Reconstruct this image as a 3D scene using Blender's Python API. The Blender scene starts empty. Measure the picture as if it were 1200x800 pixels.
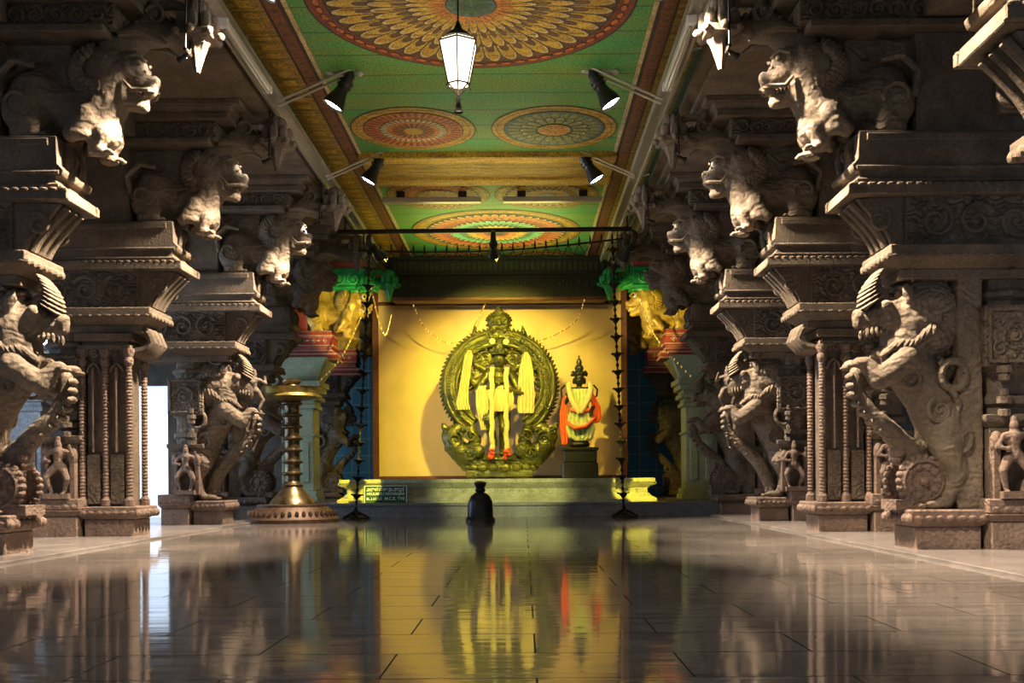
import bpy, bmesh, math, random
from mathutils import Vector, Matrix, noise
PI = math.pi
SC = bpy.context.scene
COL = SC.collection
random.seed(7)

# ------------------------------------------------------------------ materials
MATS = {}
def new_mat(name):
    m = bpy.data.materials.new(name); m.use_nodes = True
    nt = m.node_tree; b = nt.nodes['Principled BSDF']
    MATS[name] = m
    return m, nt, b
def nd(nt, t, **kw):
    n = nt.nodes.new(t)
    for k, v in kw.items():
        if k in n.inputs: n.inputs[k].default_value = v
        else: setattr(n, k, v)
    return n
def ramp(nt, stops):
    r = nt.nodes.new('ShaderNodeValToRGB'); e = r.color_ramp.elements
    while len(e) < len(stops): e.new(0.5)
    for i, (p, c) in enumerate(stops):
        e[i].position = p; e[i].color = (*c, 1) if len(c) == 3 else c
    return r
def mix_rgb(nt, fac, a, b, mode='MIX'):
    n = nt.nodes.new('ShaderNodeMix'); n.data_type = 'RGBA'; n.blend_type = mode
    for sock, v in ((n.inputs[0], fac), (n.inputs[6], a), (n.inputs[7], b)):
        if hasattr(v, 'links'): nt.links.new(v, sock)
        elif isinstance(v, (int, float)): sock.default_value = v
        else: sock.default_value = (*v, 1)
    return n.outputs[2]

def stone(name, c1, c2, scale=3.0, bump=0.5, carve=0.0, rough=0.8, carve_scale=5.0):
    m, nt, b = new_mat(name); L = nt.links.new
    tc = nd(nt, 'ShaderNodeTexCoord')
    n1 = nd(nt, 'ShaderNodeTexNoise', Scale=scale, Detail=8.0, Roughness=0.65)
    L(tc.outputs['Object'], n1.inputs['Vector'])
    r = ramp(nt, [(0.32, c2), (0.68, c1)]); L(n1.outputs['Fac'], r.inputs[0])
    n2 = nd(nt, 'ShaderNodeTexNoise', Scale=38.0, Detail=4.0, Roughness=0.7); L(tc.outputs['Object'], n2.inputs['Vector'])
    r2 = ramp(nt, [(0.3, (0.55, 0.55, 0.55)), (0.65, (1.1, 1.1, 1.1))]); L(n2.outputs['Fac'], r2.inputs[0])
    L(mix_rgb(nt, 0.8, r.outputs[0], r2.outputs[0], 'MULTIPLY'), b.inputs['Base Color'])
    b.inputs['Roughness'].default_value = rough
    b.inputs['Specular IOR Level'].default_value = 0.3
    h = n2.outputs['Fac']
    bp = nd(nt, 'ShaderNodeBump', Strength=bump, Distance=0.02); L(h, bp.inputs['Height'])
    last = bp
    if carve:
        w = nd(nt, 'ShaderNodeTexWave', Scale=carve_scale, Distortion=14.0, Detail=2.0)
        w.wave_type = 'RINGS'; w.inputs['Detail Scale'].default_value = 1.6
        L(tc.outputs['Object'], w.inputs['Vector'])
        b2 = nd(nt, 'ShaderNodeBump', Strength=carve, Distance=0.03); L(w.outputs['Fac'], b2.inputs['Height'])
        L(bp.outputs[0], b2.inputs['Normal']); last = b2
    L(last.outputs[0], b.inputs['Normal'])
    return m

def plain(name, c, rough=0.5, metal=0.0, var=0.25, bump=0.0, emit=0, scale=9.0, spec=0.5, c2=None):
    m, nt, b = new_mat(name); L = nt.links.new
    tc = nd(nt, 'ShaderNodeTexCoord')
    n1 = nd(nt, 'ShaderNodeTexNoise', Scale=scale, Detail=6.0, Roughness=0.65); L(tc.outputs['Object'], n1.inputs['Vector'])
    d = c2 or tuple(max(0, x * (1 - var * 1.6)) for x in c)
    r = ramp(nt, [(0.33, d), (0.62, c)]); L(n1.outputs['Fac'], r.inputs[0])
    L(r.outputs[0], b.inputs['Base Color'])
    b.inputs['Roughness'].default_value = rough; b.inputs['Metallic'].default_value = metal
    b.inputs['Specular IOR Level'].default_value = spec
    if bump:
        bp = nd(nt, 'ShaderNodeBump', Strength=bump, Distance=0.01)
        n2 = nd(nt, 'ShaderNodeTexNoise', Scale=scale * 6, Detail=3.0); L(tc.outputs['Object'], n2.inputs['Vector'])
        L(n2.outputs['Fac'], bp.inputs['Height']); L(bp.outputs[0], b.inputs['Normal'])
    if emit:
        b.inputs['Emission Color'].default_value = (*c, 1); b.inputs['Emission Strength'].default_value = emit
    return m

stone('stone', (0.225, 0.172, 0.122), (0.085, 0.066, 0.050), 2.5, 0.7, 0.0)
stone('stone_figure', (0.27, 0.208, 0.148), (0.12, 0.092, 0.068), 3.0, 0.7, 0.32, 0.75, 3.2)
stone('stone_carved', (0.23, 0.178, 0.128), (0.085, 0.067, 0.052), 4.0, 0.7, 0.7)
stone('stone_red', (0.28, 0.195, 0.15), (0.13, 0.09, 0.07), 3.0, 0.7, 0.2)
stone('stone_pale', (0.50, 0.48, 0.45), (0.28, 0.27, 0.26), 2.0, 0.5, 0.35)
stone('stone_step', (0.30, 0.31, 0.33), (0.17, 0.17, 0.18), 2.0, 0.3, 0.0, 0.6)
stone('stone_green', (0.50, 0.55, 0.36), (0.34, 0.38, 0.24), 3.0, 0.4, 0.0, 0.6)
stone('ledge_stone', (0.70, 0.70, 0.46), (0.42, 0.44, 0.27), 5.0, 0.5, 0.25, 0.55, 9.0)
mb_ = stone('bronze_green', (0.15, 0.155, 0.03), (0.018, 0.024, 0.008), 3.5, 0.35, 0.22, 0.27, 6.0); mb_.node_tree.nodes['Principled BSDF'].inputs['Metallic'].default_value = 0.45; mb_.node_tree.nodes['Principled BSDF'].inputs['Specular IOR Level'].default_value = 0.7
plain('black_stone', (0.016, 0.018, 0.010), 0.35, 0, 0.3, 0.15)
plain('cream_cloth', (0.58, 0.52, 0.26), 0.85, 0, 0.12, 0.3, 0, 14.0)
plain('garland_cloth', (0.62, 0.56, 0.24), 0.9, 0, 0.25, 0.6, 0, 60.0)
plain('orange_cloth', (0.80, 0.13, 0.03), 0.8, 0, 0.2, 0.3)
plain('green_cloth', (0.25, 0.42, 0.16), 0.7, 0, 0.5, 0.3, 0, 14.0, c2=(0.55, 0.5, 0.25))
plain('red_flower', (0.65, 0.06, 0.02), 0.8, 0, 0.3)
plain('backdrop_paint', (0.78, 0.57, 0.30), 0.55, 0, 0.10, 0.0, 0, 1.2)
plain('brown_wood', (0.16, 0.055, 0.025), 0.45, 0, 0.3)
plain('brass', (0.55, 0.40, 0.10), 0.32, 0.7, 0.45, 0.1, 0, 8.0)
plain('aged_brass', (0.20, 0.145, 0.075), 0.34, 0.8, 0.45, 0.2, 0, 8.0)
plain('bronze_brown', (0.11, 0.06, 0.035), 0.5, 0.4, 0.4, 0.4, 0, 14.0)
plain('dark_iron', (0.022, 0.018, 0.015), 0.45, 0.6, 0.3, 0.2)
plain('bell_dark', (0.015, 0.016, 0.022), 0.38, 0.2, 0.3, 0.1)
plain('steel', (0.48, 0.46, 0.42), 0.38, 0.75, 0.12, 0.0, 0, 6.0)
plain('white_plastic', (0.75, 0.72, 0.66), 0.4, 0, 0.08)
plain('black_plastic', (0.012, 0.011, 0.011), 0.35, 0, 0.2)
plain('lamp_glass', (1.0, 0.97, 0.90), 0.3, 0, 0.0, 0, 22.0)
plain('bulb_glow', (1.0, 0.60, 0.20), 0.3, 0, 0.0, 0, 0.9)
plain('tube_glow', (0.86, 0.93, 1.0), 0.3, 0, 0.0, 0, 16.0)
plain('sign_green', (0.012, 0.085, 0.035), 0.5, 0, 0.1)
plain('sign_white', (0.78, 0.85, 0.78), 0.5, 0, 0.05)
plain('frieze_dark', (0.012, 0.020, 0.012), 0.5, 0, 0.35, 0.2)
plain('frieze_carving', (0.045, 0.062, 0.03), 0.5, 0, 0.35, 0.2)
plain('green_enamel', (0.025, 0.42, 0.10), 0.42, 0, 0.45, 0.15, 0, 5.0, c2=(0.01, 0.17, 0.06))
plain('gold_paint', (0.56, 0.38, 0.07), 0.42, 0.15, 0.3, 0.25, 0, 6.0, c2=(0.25, 0.15, 0.03))
plain('red_paint', (0.42, 0.065, 0.045), 0.5, 0, 0.25, 0.1)
plain('pink_paint', (0.66, 0.36, 0.28), 0.5, 0, 0.2, 0.1)
plain('white_paint', (0.80, 0.76, 0.66), 0.5, 0, 0.1)
plain('orange_paint', (0.78, 0.30, 0.06), 0.5, 0, 0.2)
plain('eye_black', (0.01, 0.01, 0.01), 0.3)
# ceiling paints
def paint(name, c, c2, scale=5.0, grain=True):
    m, nt, b = new_mat(name); L = nt.links.new
    tc = nd(nt, 'ShaderNodeTexCoord')
    mp = nd(nt, 'ShaderNodeMapping'); mp.inputs['Scale'].default_value = (0.35, 1.6, 1)
    L(tc.outputs['Object'], mp.inputs[0])
    n1 = nd(nt, 'ShaderNodeTexNoise', Scale=scale, Detail=9.0, Roughness=0.7); L(mp.outputs[0], n1.inputs['Vector'])
    r = ramp(nt, [(0.36, c2), (0.60, c)]); L(n1.outputs['Fac'], r.inputs[0])
    n3 = nd(nt, 'ShaderNodeTexNoise', Scale=45.0, Detail=4.0); L(tc.outputs['Object'], n3.inputs['Vector'])
    r3 = ramp(nt, [(0.40, (0.22, 0.22, 0.22)), (0.56, (1.05, 1.05, 1.05))]); L(n3.outputs['Fac'], r3.inputs[0])
    col = mix_rgb(nt, 0.65, r.outputs[0], r3.outputs[0], 'MULTIPLY')
    if grain:   # seams of the painted slabs
        w = nd(nt, 'ShaderNodeTexWave', Scale=0.62, Distortion=0.5, Detail=2.0); w.bands_direction = 'Y'
        L(tc.outputs['Object'], w.inputs['Vector'])
        rw = ramp(nt, [(0.0, (0.12, 0.12, 0.10)), (0.012, (1, 1, 1))]); L(w.outputs['Fac'], rw.inputs[0])
        col = mix_rgb(nt, 0.7, col, rw.outputs[0], 'MULTIPLY')
    L(col, b.inputs['Base Color']); b.inputs['Roughness'].default_value = 0.6
    bp = nd(nt, 'ShaderNodeBump', Strength=0.3, Distance=0.01); L(n3.outputs['Fac'], bp.inputs['Height'])
    L(bp.outputs[0], b.inputs['Normal'])
    return m
paint('c_green', (0.05, 0.30, 0.085), (0.16, 0.25, 0.03), 2.2)
paint('c_yellow', (0.55, 0.34, 0.03), (0.30, 0.15, 0.012), 7)
paint('c_ochre', (0.38, 0.23, 0.018), (0.14, 0.08, 0.01), 9.0)
paint('c_cream', (0.60, 0.47, 0.24), (0.40, 0.29, 0.12), 8, False)
paint('c_orange', (0.55, 0.15, 0.02), (0.38, 0.08, 0.012), 8, False)
paint('c_red', (0.24, 0.035, 0.018), (0.14, 0.022, 0.012), 8, False)
paint('c_rust', (0.20, 0.075, 0.015), (0.10, 0.03, 0.01), 9.0)
paint('c_brown', (0.12, 0.045, 0.012), (0.06, 0.025, 0.01), 8, False)
paint('c_dark', (0.020, 0.014, 0.010), (0.012, 0.010, 0.008), 8, False)
paint('c_teal', (0.05, 0.14, 0.13), (0.02, 0.06, 0.06), 12, False)
paint('c_olive', (0.24, 0.25, 0.07), (0.12, 0.15, 0.06), 10, False)
paint('c_mint', (0.13, 0.42, 0.22), (0.06, 0.28, 0.11), 8, False)
paint('c_dkgreen', (0.035, 0.085, 0.03), (0.02, 0.045, 0.016), 8, False)

# polished floor
m, nt, b = new_mat('floor_marble'); L = nt.links.new
tc = nd(nt, 'ShaderNodeTexCoord')
br = nd(nt, 'ShaderNodeTexBrick', Scale=1.0); br.inputs['Mortar Size'].default_value = 0.0032
br.inputs['Brick Width'].default_value = 0.95; br.inputs['Row Height'].default_value = 0.44
br.inputs['Color1'].default_value = (0.21, 0.19, 0.175, 1); br.inputs['Color2'].default_value = (0.17, 0.155, 0.147, 1)
br.inputs['Mortar'].default_value = (0.012, 0.010, 0.009, 1)
L(tc.outputs['Object'], br.inputs['Vector'])
mp = nd(nt, 'ShaderNodeMapping'); mp.inputs['Scale'].default_value = (0.8, 5.0, 1); L(tc.outputs['Object'], mp.inputs[0])
n1 = nd(nt, 'ShaderNodeTexNoise', Scale=2.2, Detail=9.0, Roughness=0.7); L(mp.outputs[0], n1.inputs['Vector'])
r1 = ramp(nt, [(0.3, (0.5, 0.48, 0.46)), (0.7, (1.35, 1.3, 1.25))]); L(n1.outputs['Fac'], r1.inputs[0])
L(mix_rgb(nt, 0.9, br.outputs['Color'], r1.outputs[0], 'MULTIPLY'), b.inputs['Base Color'])
rr = nd(nt, 'ShaderNodeMapRange'); rr.inputs[1].default_value = 0.3; rr.inputs[2].default_value = 0.75
rr.inputs[3].default_value = 0.03; rr.inputs[4].default_value = 0.12
L(n1.outputs['Fac'], rr.inputs[0]); L(rr.outputs[0], b.inputs['Roughness'])
sp = nd(nt, 'ShaderNodeMapRange'); sp.inputs[3].default_value = 0.5; sp.inputs[4].default_value = 0.15
L(br.outputs['Fac'], sp.inputs[0]); L(sp.outputs[0], b.inputs['Specular IOR Level'])
ro = nd(nt, 'ShaderNodeMath', operation='MAXIMUM'); L(rr.outputs[0], ro.inputs[0]); L(br.outputs['Fac'], ro.inputs[1]); L(ro.outputs[0], b.inputs['Roughness'])
mp2 = nd(nt, 'ShaderNodeMapping'); mp2.inputs['Scale'].default_value = (0.6, 3.0, 1); L(tc.outputs['Object'], mp2.inputs[0])
n2 = nd(nt, 'ShaderNodeTexNoise', Scale=3.0, Detail=2.0); L(mp2.outputs[0], n2.inputs['Vector'])
bp = nd(nt, 'ShaderNodeBump', Strength=0.05, Distance=0.02); L(n2.outputs['Fac'], bp.inputs['Height'])
bp2 = nd(nt, 'ShaderNodeBump', Strength=0.25, Distance=0.004, invert=True); L(br.outputs['Fac'], bp2.inputs['Height'])
L(bp.outputs[0], bp2.inputs['Normal']); L(bp2.outputs[0], b.inputs['Normal'])
plain('border_marble', (0.21, 0.185, 0.175), 0.22, 0, 0.25, 0.0, 0, 2.0)
# tiled wall behind the shrine
m, nt, b = new_mat('teal_tile'); L = nt.links.new
tc = nd(nt, 'ShaderNodeTexCoord'); mp = nd(nt, 'ShaderNodeMapping'); mp.inputs['Rotation'].default_value = (PI / 2, 0, 0)
L(tc.outputs['Object'], mp.inputs[0])
br = nd(nt, 'ShaderNodeTexBrick', Scale=1.0); br.offset = 0.0
br.inputs['Mortar Size'].default_value = 0.012; br.inputs['Brick Width'].default_value = 0.38; br.inputs['Row Height'].default_value = 0.38
br.inputs['Color1'].default_value = (0.05, 0.17, 0.19, 1); br.inputs['Color2'].default_value = (0.04, 0.13, 0.155, 1)
br.inputs['Mortar'].default_value = (0.2, 0.28, 0.22, 1)
L(mp.outputs[0], br.inputs['Vector']); L(br.outputs['Color'], b.inputs['Base Color']); b.inputs['Roughness'].default_value = 0.45

# ------------------------------------------------------------------ mesh builder
class MB:
    def __init__(self, *mats):
        self.bm = bmesh.new(); self.mats = list(mats) or ['stone']; self.mi = 0
    def use(self, mat):
        if mat not in self.mats: self.mats.append(mat)
        self.mi = self.mats.index(mat); return self
    def face(self, vs):
        try:
            f = self.bm.faces.new(vs); f.material_index = self.mi; return f
        except ValueError: return None
    def grid(self, rings, closed=True, cap0=True, cap1=True):
        vr = [[self.bm.verts.new(p) for p in r] for r in rings]
        n = len(vr[0])
        for a, b in zip(vr, vr[1:]):
            for i in range(n if closed else n - 1):
                j = (i + 1) % n
                self.face((a[i], a[j], b[j], b[i]))
        if closed and cap0: self.face(list(reversed(vr[0])))
        if closed and cap1: self.face(vr[-1])
    def box(self, x0, x1, y0, y1, z0, z1):
        self.grid([[(x0, y0, z), (x1, y0, z), (x1, y1, z), (x0, y1, z)] for z in (z0, z1)])
    def frus(self, x0, x1, y0, y1, z0, z1, d):      # box whose top is wider by d
        self.grid([[(x0 - e, y0 - e, z), (x1 + e, y0 - e, z), (x1 + e, y1 + e, z), (x0 - e, y1 + e, z)] for z, e in ((z0, 0), (z1, d))])
    def prism(self, pts, y0, y1):
        """outline (x, z) pushed along y"""
        a = [self.bm.verts.new((x, y0, z)) for x, z in pts]; b = [self.bm.verts.new((x, y1, z)) for x, z in pts]
        self.face(a); self.face(list(reversed(b)))
        n = len(pts)
        for i in range(n):
            j = (i + 1) % n; self.face((a[j], a[i], b[i], b[j]))
    def prism_y(self, pts, x0, x1):
        """outline (y, z) pushed along x"""
        a = [self.bm.verts.new((x0, y, z)) for y, z in pts]; b = [self.bm.verts.new((x1, y, z)) for y, z in pts]
        self.face(a); self.face(list(reversed(b)))
        n = len(pts)
        for i in range(n):
            j = (i + 1) % n; self.face((a[j], a[i], b[i], b[j]))
    def lathe(self, prof, c=(0, 0, 0), seg=24, flute=0.0, nf=8, sy=1.0):
        rings = []
        for r, z in prof:
            rings.append([(c[0] + r * (1 + flute * math.cos(nf * 2 * PI * i / seg)) * math.cos(2 * PI * i / seg),
                           c[1] + sy * r * (1 + flute * math.cos(nf * 2 * PI * i / seg)) * math.sin(2 * PI * i / seg), c[2] + z) for i in range(seg)])
        self.grid(rings)
    def ell(self, c, r, rot=None, seg=14, rings=9):
        R = Matrix.Rotation(rot[0], 3, rot[1]) if rot else Matrix.Identity(3)
        c = Vector(c); rg = []
        for k in range(1, rings):
            t = PI * k / rings
            rg.append([c + R @ Vector((r[0] * math.sin(t) * math.cos(2 * PI * i / seg), r[1] * math.sin(t) * math.sin(2 * PI * i / seg), -r[2] * math.cos(t))) for i in range(seg)])
        self.grid(rg, cap0=False, cap1=False)
        self.bm.verts.ensure_lookup_table()
        n = len(self.bm.verts); first = n - seg * (rings - 1)
        b = self.bm.verts.new(c + R @ Vector((0, 0, -r[2]))); t = self.bm.verts.new(c + R @ Vector((0, 0, r[2])))
        vs = list(self.bm.verts)
        for i in range(seg):
            j = (i + 1) % seg
            self.face((b, vs[first + j], vs[first + i])); self.face((t, vs[n - seg + i], vs[n - seg + j]))
    def tube(self, pts, rad, seg=8, flat=1.0, caps=True, round_ends=False):
        P = [Vector(p) for p in pts]; n = len(P)
        R = rad if isinstance(rad, (list, tuple)) else [rad] * n
        R = list(R)
        if round_ends:
            d0 = (P[0] - P[1]).normalized(); d1 = (P[-1] - P[-2]).normalized()
            a, ra, z, rz = P[0].copy(), R[0], P[-1].copy(), R[-1]
            pre, prr, post, por = [], [], [], []
            for q in (0.97, 0.8, 0.45):
                pre.append(a + d0 * ra * q); prr.append(ra * math.sqrt(1 - q * q))
            for q in (0.45, 0.8, 0.97):
                post.append(z + d1 * rz * q); por.append(rz * math.sqrt(1 - q * q))
            P = pre + P + post; R = prr + R + por; n = len(P)
        T = [(P[min(i + 1, n - 1)] - P[max(i - 1, 0)]).normalized() for i in range(n)]
        up = Vector((0, 0, 1)) if abs(T[0].z) < 0.9 else Vector((0, 1, 0))
        u = T[0].cross(up).normalized(); rings = []
        for i in range(n):
            u = (u - T[i] * u.dot(T[i])).normalized(); v = T[i].cross(u)
            rings.append([P[i] + (u * math.cos(2 * PI * k / seg) + v * flat * math.sin(2 * PI * k / seg)) * R[i] for k in range(seg)])
        self.grid(rings, cap0=caps, cap1=caps)
    def spiral(self, cx, y, cz, r, turns=1.6, a0=0.0, w=0.02, hand=1, n=22):
        """a carved volute lying in the x-z plane at depth y"""
        pts, rad = [], []
        for i in range(n):
            t = i / (n - 1); a = a0 + hand * t * turns * 2 * PI; q = r * (1 - 0.85 * t)
            pts.append((cx + q * math.cos(a), y, cz + q * math.sin(a))); rad.append(w * (1 - 0.45 * t))
        self.tube(pts, rad, 6)
        self.ell((cx, y, cz), (r * 0.2, w, r * 0.2), None, 8, 5)
    def scrolls(self, x0, x1, z0, z1, y, w=0.018, seed=0):
        rnd = random.Random(seed); H = z1 - z0; n = max(1, round((x1 - x0) / H)); s = (x1 - x0) / n
        for i in range(n):
            cx = x0 + s * (i + 0.5); cz = (z0 + z1) / 2
            self.spiral(cx, y, cz, min(s, H) * 0.46, 1.5, rnd.random() * 6.28, w, 1 if i % 2 else -1)
            for k in range(4):
                a = rnd.random() * 6.28
                self.ell((cx + math.cos(a) * s * 0.42, y, cz + math.sin(a) * H * 0.42), (H * 0.10, w, H * 0.055), (a, 'Y'), 8, 5)
    def mesh(self, name, smooth=True, bevel=0.0):
        me = bpy.data.meshes.new(name)
        bmesh.ops.recalc_face_normals(self.bm, faces=self.bm.faces[:])
        if bevel:
            ed = [e for e in self.bm.edges if len(e.link_faces) == 2 and e.calc_face_angle(0) > 0.9 and e.calc_length() > bevel * 3]
            bmesh.ops.bevel(self.bm, geom=ed, offset=bevel, segments=1, affect='EDGES', clamp_overlap=True)
        if smooth:
            for f in self.bm.faces: f.smooth = True
            for e in self.bm.edges:
                if len(e.link_faces) == 2 and e.calc_face_angle(0) > 0.6: e.smooth = False
        self.bm.to_mesh(me); self.bm.free()
        for k in self.mats: me.materials.append(MATS[k])
        return me
def node(name, me, parent=None, loc=(0, 0, 0), rot=(0, 0, 0)):
    o = bpy.data.objects.new(name, me); COL.objects.link(o)
    o.location = loc; o.rotation_euler = rot
    if parent: o.parent = parent
    return o
def tag(o, label, cat, group=None):
    o['label'] = label; o['category'] = cat; o['kind'] = 'thing'
    if group: o['group'] = group
    return o
def thing(name, label, cat, loc=(0, 0, 0), rz=0.0, group=None):
    return tag(node(name, None, None, loc, (0, 0, rz)), label, cat, group)
def struct(name, me):
    o = node(name, me); o['kind'] = 'structure'; return o

def carve(mb, voxel=0.016, smooth=3, rough=0.006, nscale=9.0, mat='stone'):
    """union all closed shapes of mb into one continuous sculpted surface"""
    bmesh.ops.recalc_face_normals(mb.bm, faces=mb.bm.faces[:])
    me = bpy.data.meshes.new('tmp'); mb.bm.to_mesh(me); mb.bm.free()
    o = bpy.data.objects.new('tmp', me); COL.objects.link(o)
    r = o.modifiers.new('r', 'REMESH'); r.mode = 'VOXEL'; r.voxel_size = voxel
    s = o.modifiers.new('s', 'SMOOTH'); s.factor = 0.5; s.iterations = smooth
    dg = bpy.context.evaluated_depsgraph_get(); dg.update()
    out = bpy.data.meshes.new_from_object(o.evaluated_get(dg))
    bpy.data.objects.remove(o); bpy.data.meshes.remove(me)
    nb = MB(mat); nb.bm.from_mesh(out); bpy.data.meshes.remove(out)
    nb.bm.normal_update()
    if rough:
        for v in nb.bm.verts:
            p = v.co * nscale
            d = noise.noise(p) * 0.6 + noise.noise(p * 2.7) * 0.4
            v.co += v.normal * d * rough
    for f in nb.bm.faces: f.material_index = 0
    return nb

# ------------------------------------------------------------------ carved column pieces
# local frame: x = u (negative towards the aisle), y along the hall, z up
def cap(mb, a, ra, b_, rb): mb.tube([a, b_], [ra, rb], 12, 1.0, True, True)

def build_yali():
    m = MB(); 
    cap(m, (.42, 0, .92), .20, (.28, 0, 1.25), .20); cap(m, (.28, 0, 1.25), .20, (.08, 0, 1.55), .21)
    cap(m, (.08, 0, 1.55), .21, (.12, 0, 1.85), .20)
    m.ell((.24, 0, 1.87), (.29, .21, .31)); m.ell((-.02, 0, 1.88), (.19, .16, .15))
    cap(m, (-.02, 0, 1.93), .13, (-.20, 0, 1.87), .085); m.ell((-.285, 0, 1.90), (.055, .075, .06)); m.ell((-.30, 0, 1.84), (.03, .06, .05))
    cap(m, (.04, 0, 1.66), .09, (-.14, 0, 1.585), .05)
    cap(m, (-.08, 0, 2.0), .085, (-.17, 0, 2.17), .04)
    for s in (-1, 1):
        m.ell((-.10, s * .13, 1.965), (.055, .04, .05)); m.ell((.07, s * .17, 2.04), (.05, .035, .10), (-.4, 'Y'))
        cap(m, (.04, s * .16, 1.52), .115, (-.17, s * .16, 1.37), .085); cap(m, (-.17, s * .16, 1.37), .085, (-.27, s * .13, 1.50), .062)
        m.ell((-.305, s * .13, 1.51), (.075, .06, .05))
        m.ell((.40, s * .13, .92), (.19, .10, .26)); cap(m, (.36, s * .16, .82), .13, (.44, s * .16, .62), .085)
        cap(m, (.44, s * .16, .62), .085, (.37, s * .16, .42), .06); m.ell((.28, s * .16, .375), (.13, .07, .045))
    pts = [(-.31, 0, 1.44), (-.30, 0, 1.28), (-.20, 0, 1.12), (-.04, 0, .97), (.12, 0, .80), (.24, 0, .58), (.30, 0, .40)]
    m.tube(pts, [.055, .06, .07, .085, .095, .095, .09], 12, 1.0, True, True)
    m.box(.44, .64, -.20, .20, .33, 2.3)
    nb = carve(m, 0.017, 3, 0.010, 10.0, 'stone_figure')
    for s in (-1, 1):
        y = s * .205
        for k in range(6):                       # mane scales
            q = .40 + .115 * k; n = 10 + 3 * k; yk = .205 * math.sqrt(max(0, 1 - q * q))
            for i in range(n):
                a = -1.5 + 4.0 * (i + .5 * (k % 2)) / n
                nb.ell((.24 + .29 * q * math.cos(a), s * (yk + .012), 1.87 + .31 * q * math.sin(a)), (.042, .020, .030 + .003 * k), (-a, 'Y'), 7, 5)
        for i in range(13):
            a = -1.3 + .30 * i; nb.ell((.24 + .305 * math.cos(a), s * .05, 1.87 + .325 * math.sin(a)), (.045, .07, .028), (-a - .5, 'Y'), 8, 6)
        for i in range(9):                       # cheek frill
            t = i / 8; nb.ell((-.10 + .34 * t, s * (.14 + .05 * t), 1.60 + .14 * t + .02 * math.sin(9 * t)), (.028, .05, .075), (.9 - .5 * t, 'Y'), 8, 6); nb.ell((-.06 + .30 * t, s * .17, 1.53 + .17 * t), (.06, .04, .024), (-.6, 'Y'), 8, 6)
        nb.tube([(.40 + .10 * math.cos(a), y, 1.40 + .11 * math.sin(a)) for a in [i * 2 * PI / 16 for i in range(17)]], .03, 8)
        nb.tube([(.38, y, 1.29), (.44, y, 1.18), (.42, y, 1.05)], [.03, .026, .02], 8)
        nb.spiral(.30, s * .195, 1.12, .11, 1.4, 2.0, .022, -s); nb.spiral(.42, s * .22, .88, .12, 1.4, .5, .02, s)
        nb.spiral(.06, s * .20, 1.36, .09, 1.3, 1.0, .018, s)
        nb.spiral(.16, s * .205, 2.22, .10, 1.4, 4.0, .02, s)
        for i in range(6):                       # teeth and claws
            nb.ell((-.05 - .038 * i, s * .085, 1.775 - .004 * i), (.018, .02, .04), None, 8, 6)
            if i < 3: nb.ell((-.36, s * .13 + (i - 1) * .035, 1.49), (.03, .014, .016), None, 8, 6); nb.ell((.15, s * .16 + (i - 1) * .042, .36), (.035, .017, .02), None, 8, 6)
    for i in range(8):                           # flame crest
        t = i / 7; nb.ell((-.20 + .07 * t - .04 * math.sin(3 * t), 0, 2.0 + .24 * t), (.11 - .03 * t, .15 - .06 * t, .022), (-.6, 'Y'), 10, 6)
    for i in range(6): nb.ell((-.13 - .028 * i, 0, 1.95 - .012 * i), (.018, .10 - .006 * i, .02), None, 10, 6)
    for i in range(14):                          # beads down the trunk band
        t = i / 13 * (len(pts) - 1.001); k = int(t); p = Vector(pts[k]).lerp(Vector(pts[k + 1]), t - k)
        nb.ell(p + Vector((-.05, 0, -.03)), (.03, .085, .03), None, 8, 6)
    return nb.mesh('rearing_lion')

def build_wheel():
    m = MB('stone_red')
    for s in (-1, 1):
        R = .19; c = Vector((.17, s * .12, .56))
        rings = []
        for r, d in ((R, 0), (R, .05), (R * .82, .075), (R * .78, .05), (R * .55, .06), (R * .5, .04), (R * .22, .05), (R * .16, .075), (.004, .085)):
            rings.append([(c.x + r * math.cos(2 * PI * i / 28), c.y + s * d, c.z + r * math.sin(2 * PI * i / 28)) for i in range(28)])
        m.grid(rings)
        for i in range(22):
            a = 2 * PI * i / 22; m.ell((c.x + R * .97 * math.cos(a), c.y + s * .025, c.z + R * .97 * math.sin(a)), (.034, .04, .030), (-a, 'Y'), 8, 6)
        for i in range(10):
            a = 2 * PI * i / 10; m.ell((c.x + R * .64 * math.cos(a), c.y + s * .045, c.z + R * .64 * math.sin(a)), (.042, .022, .030), (-a, 'Y'), 8, 6)
    m.box(.08, .26, -.12, .12, .40, .72)
    m.ell((.03, 0, .80), (.065, .10, .085)); m.ell((.0, 0, .91), (.04, .06, .07)); m.ell((.02, 0, .73), (.05, .09, .04))
    m.box(-.05, .22, -.17, .17, .33, .41)
    return m.mesh('wheel')

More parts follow.
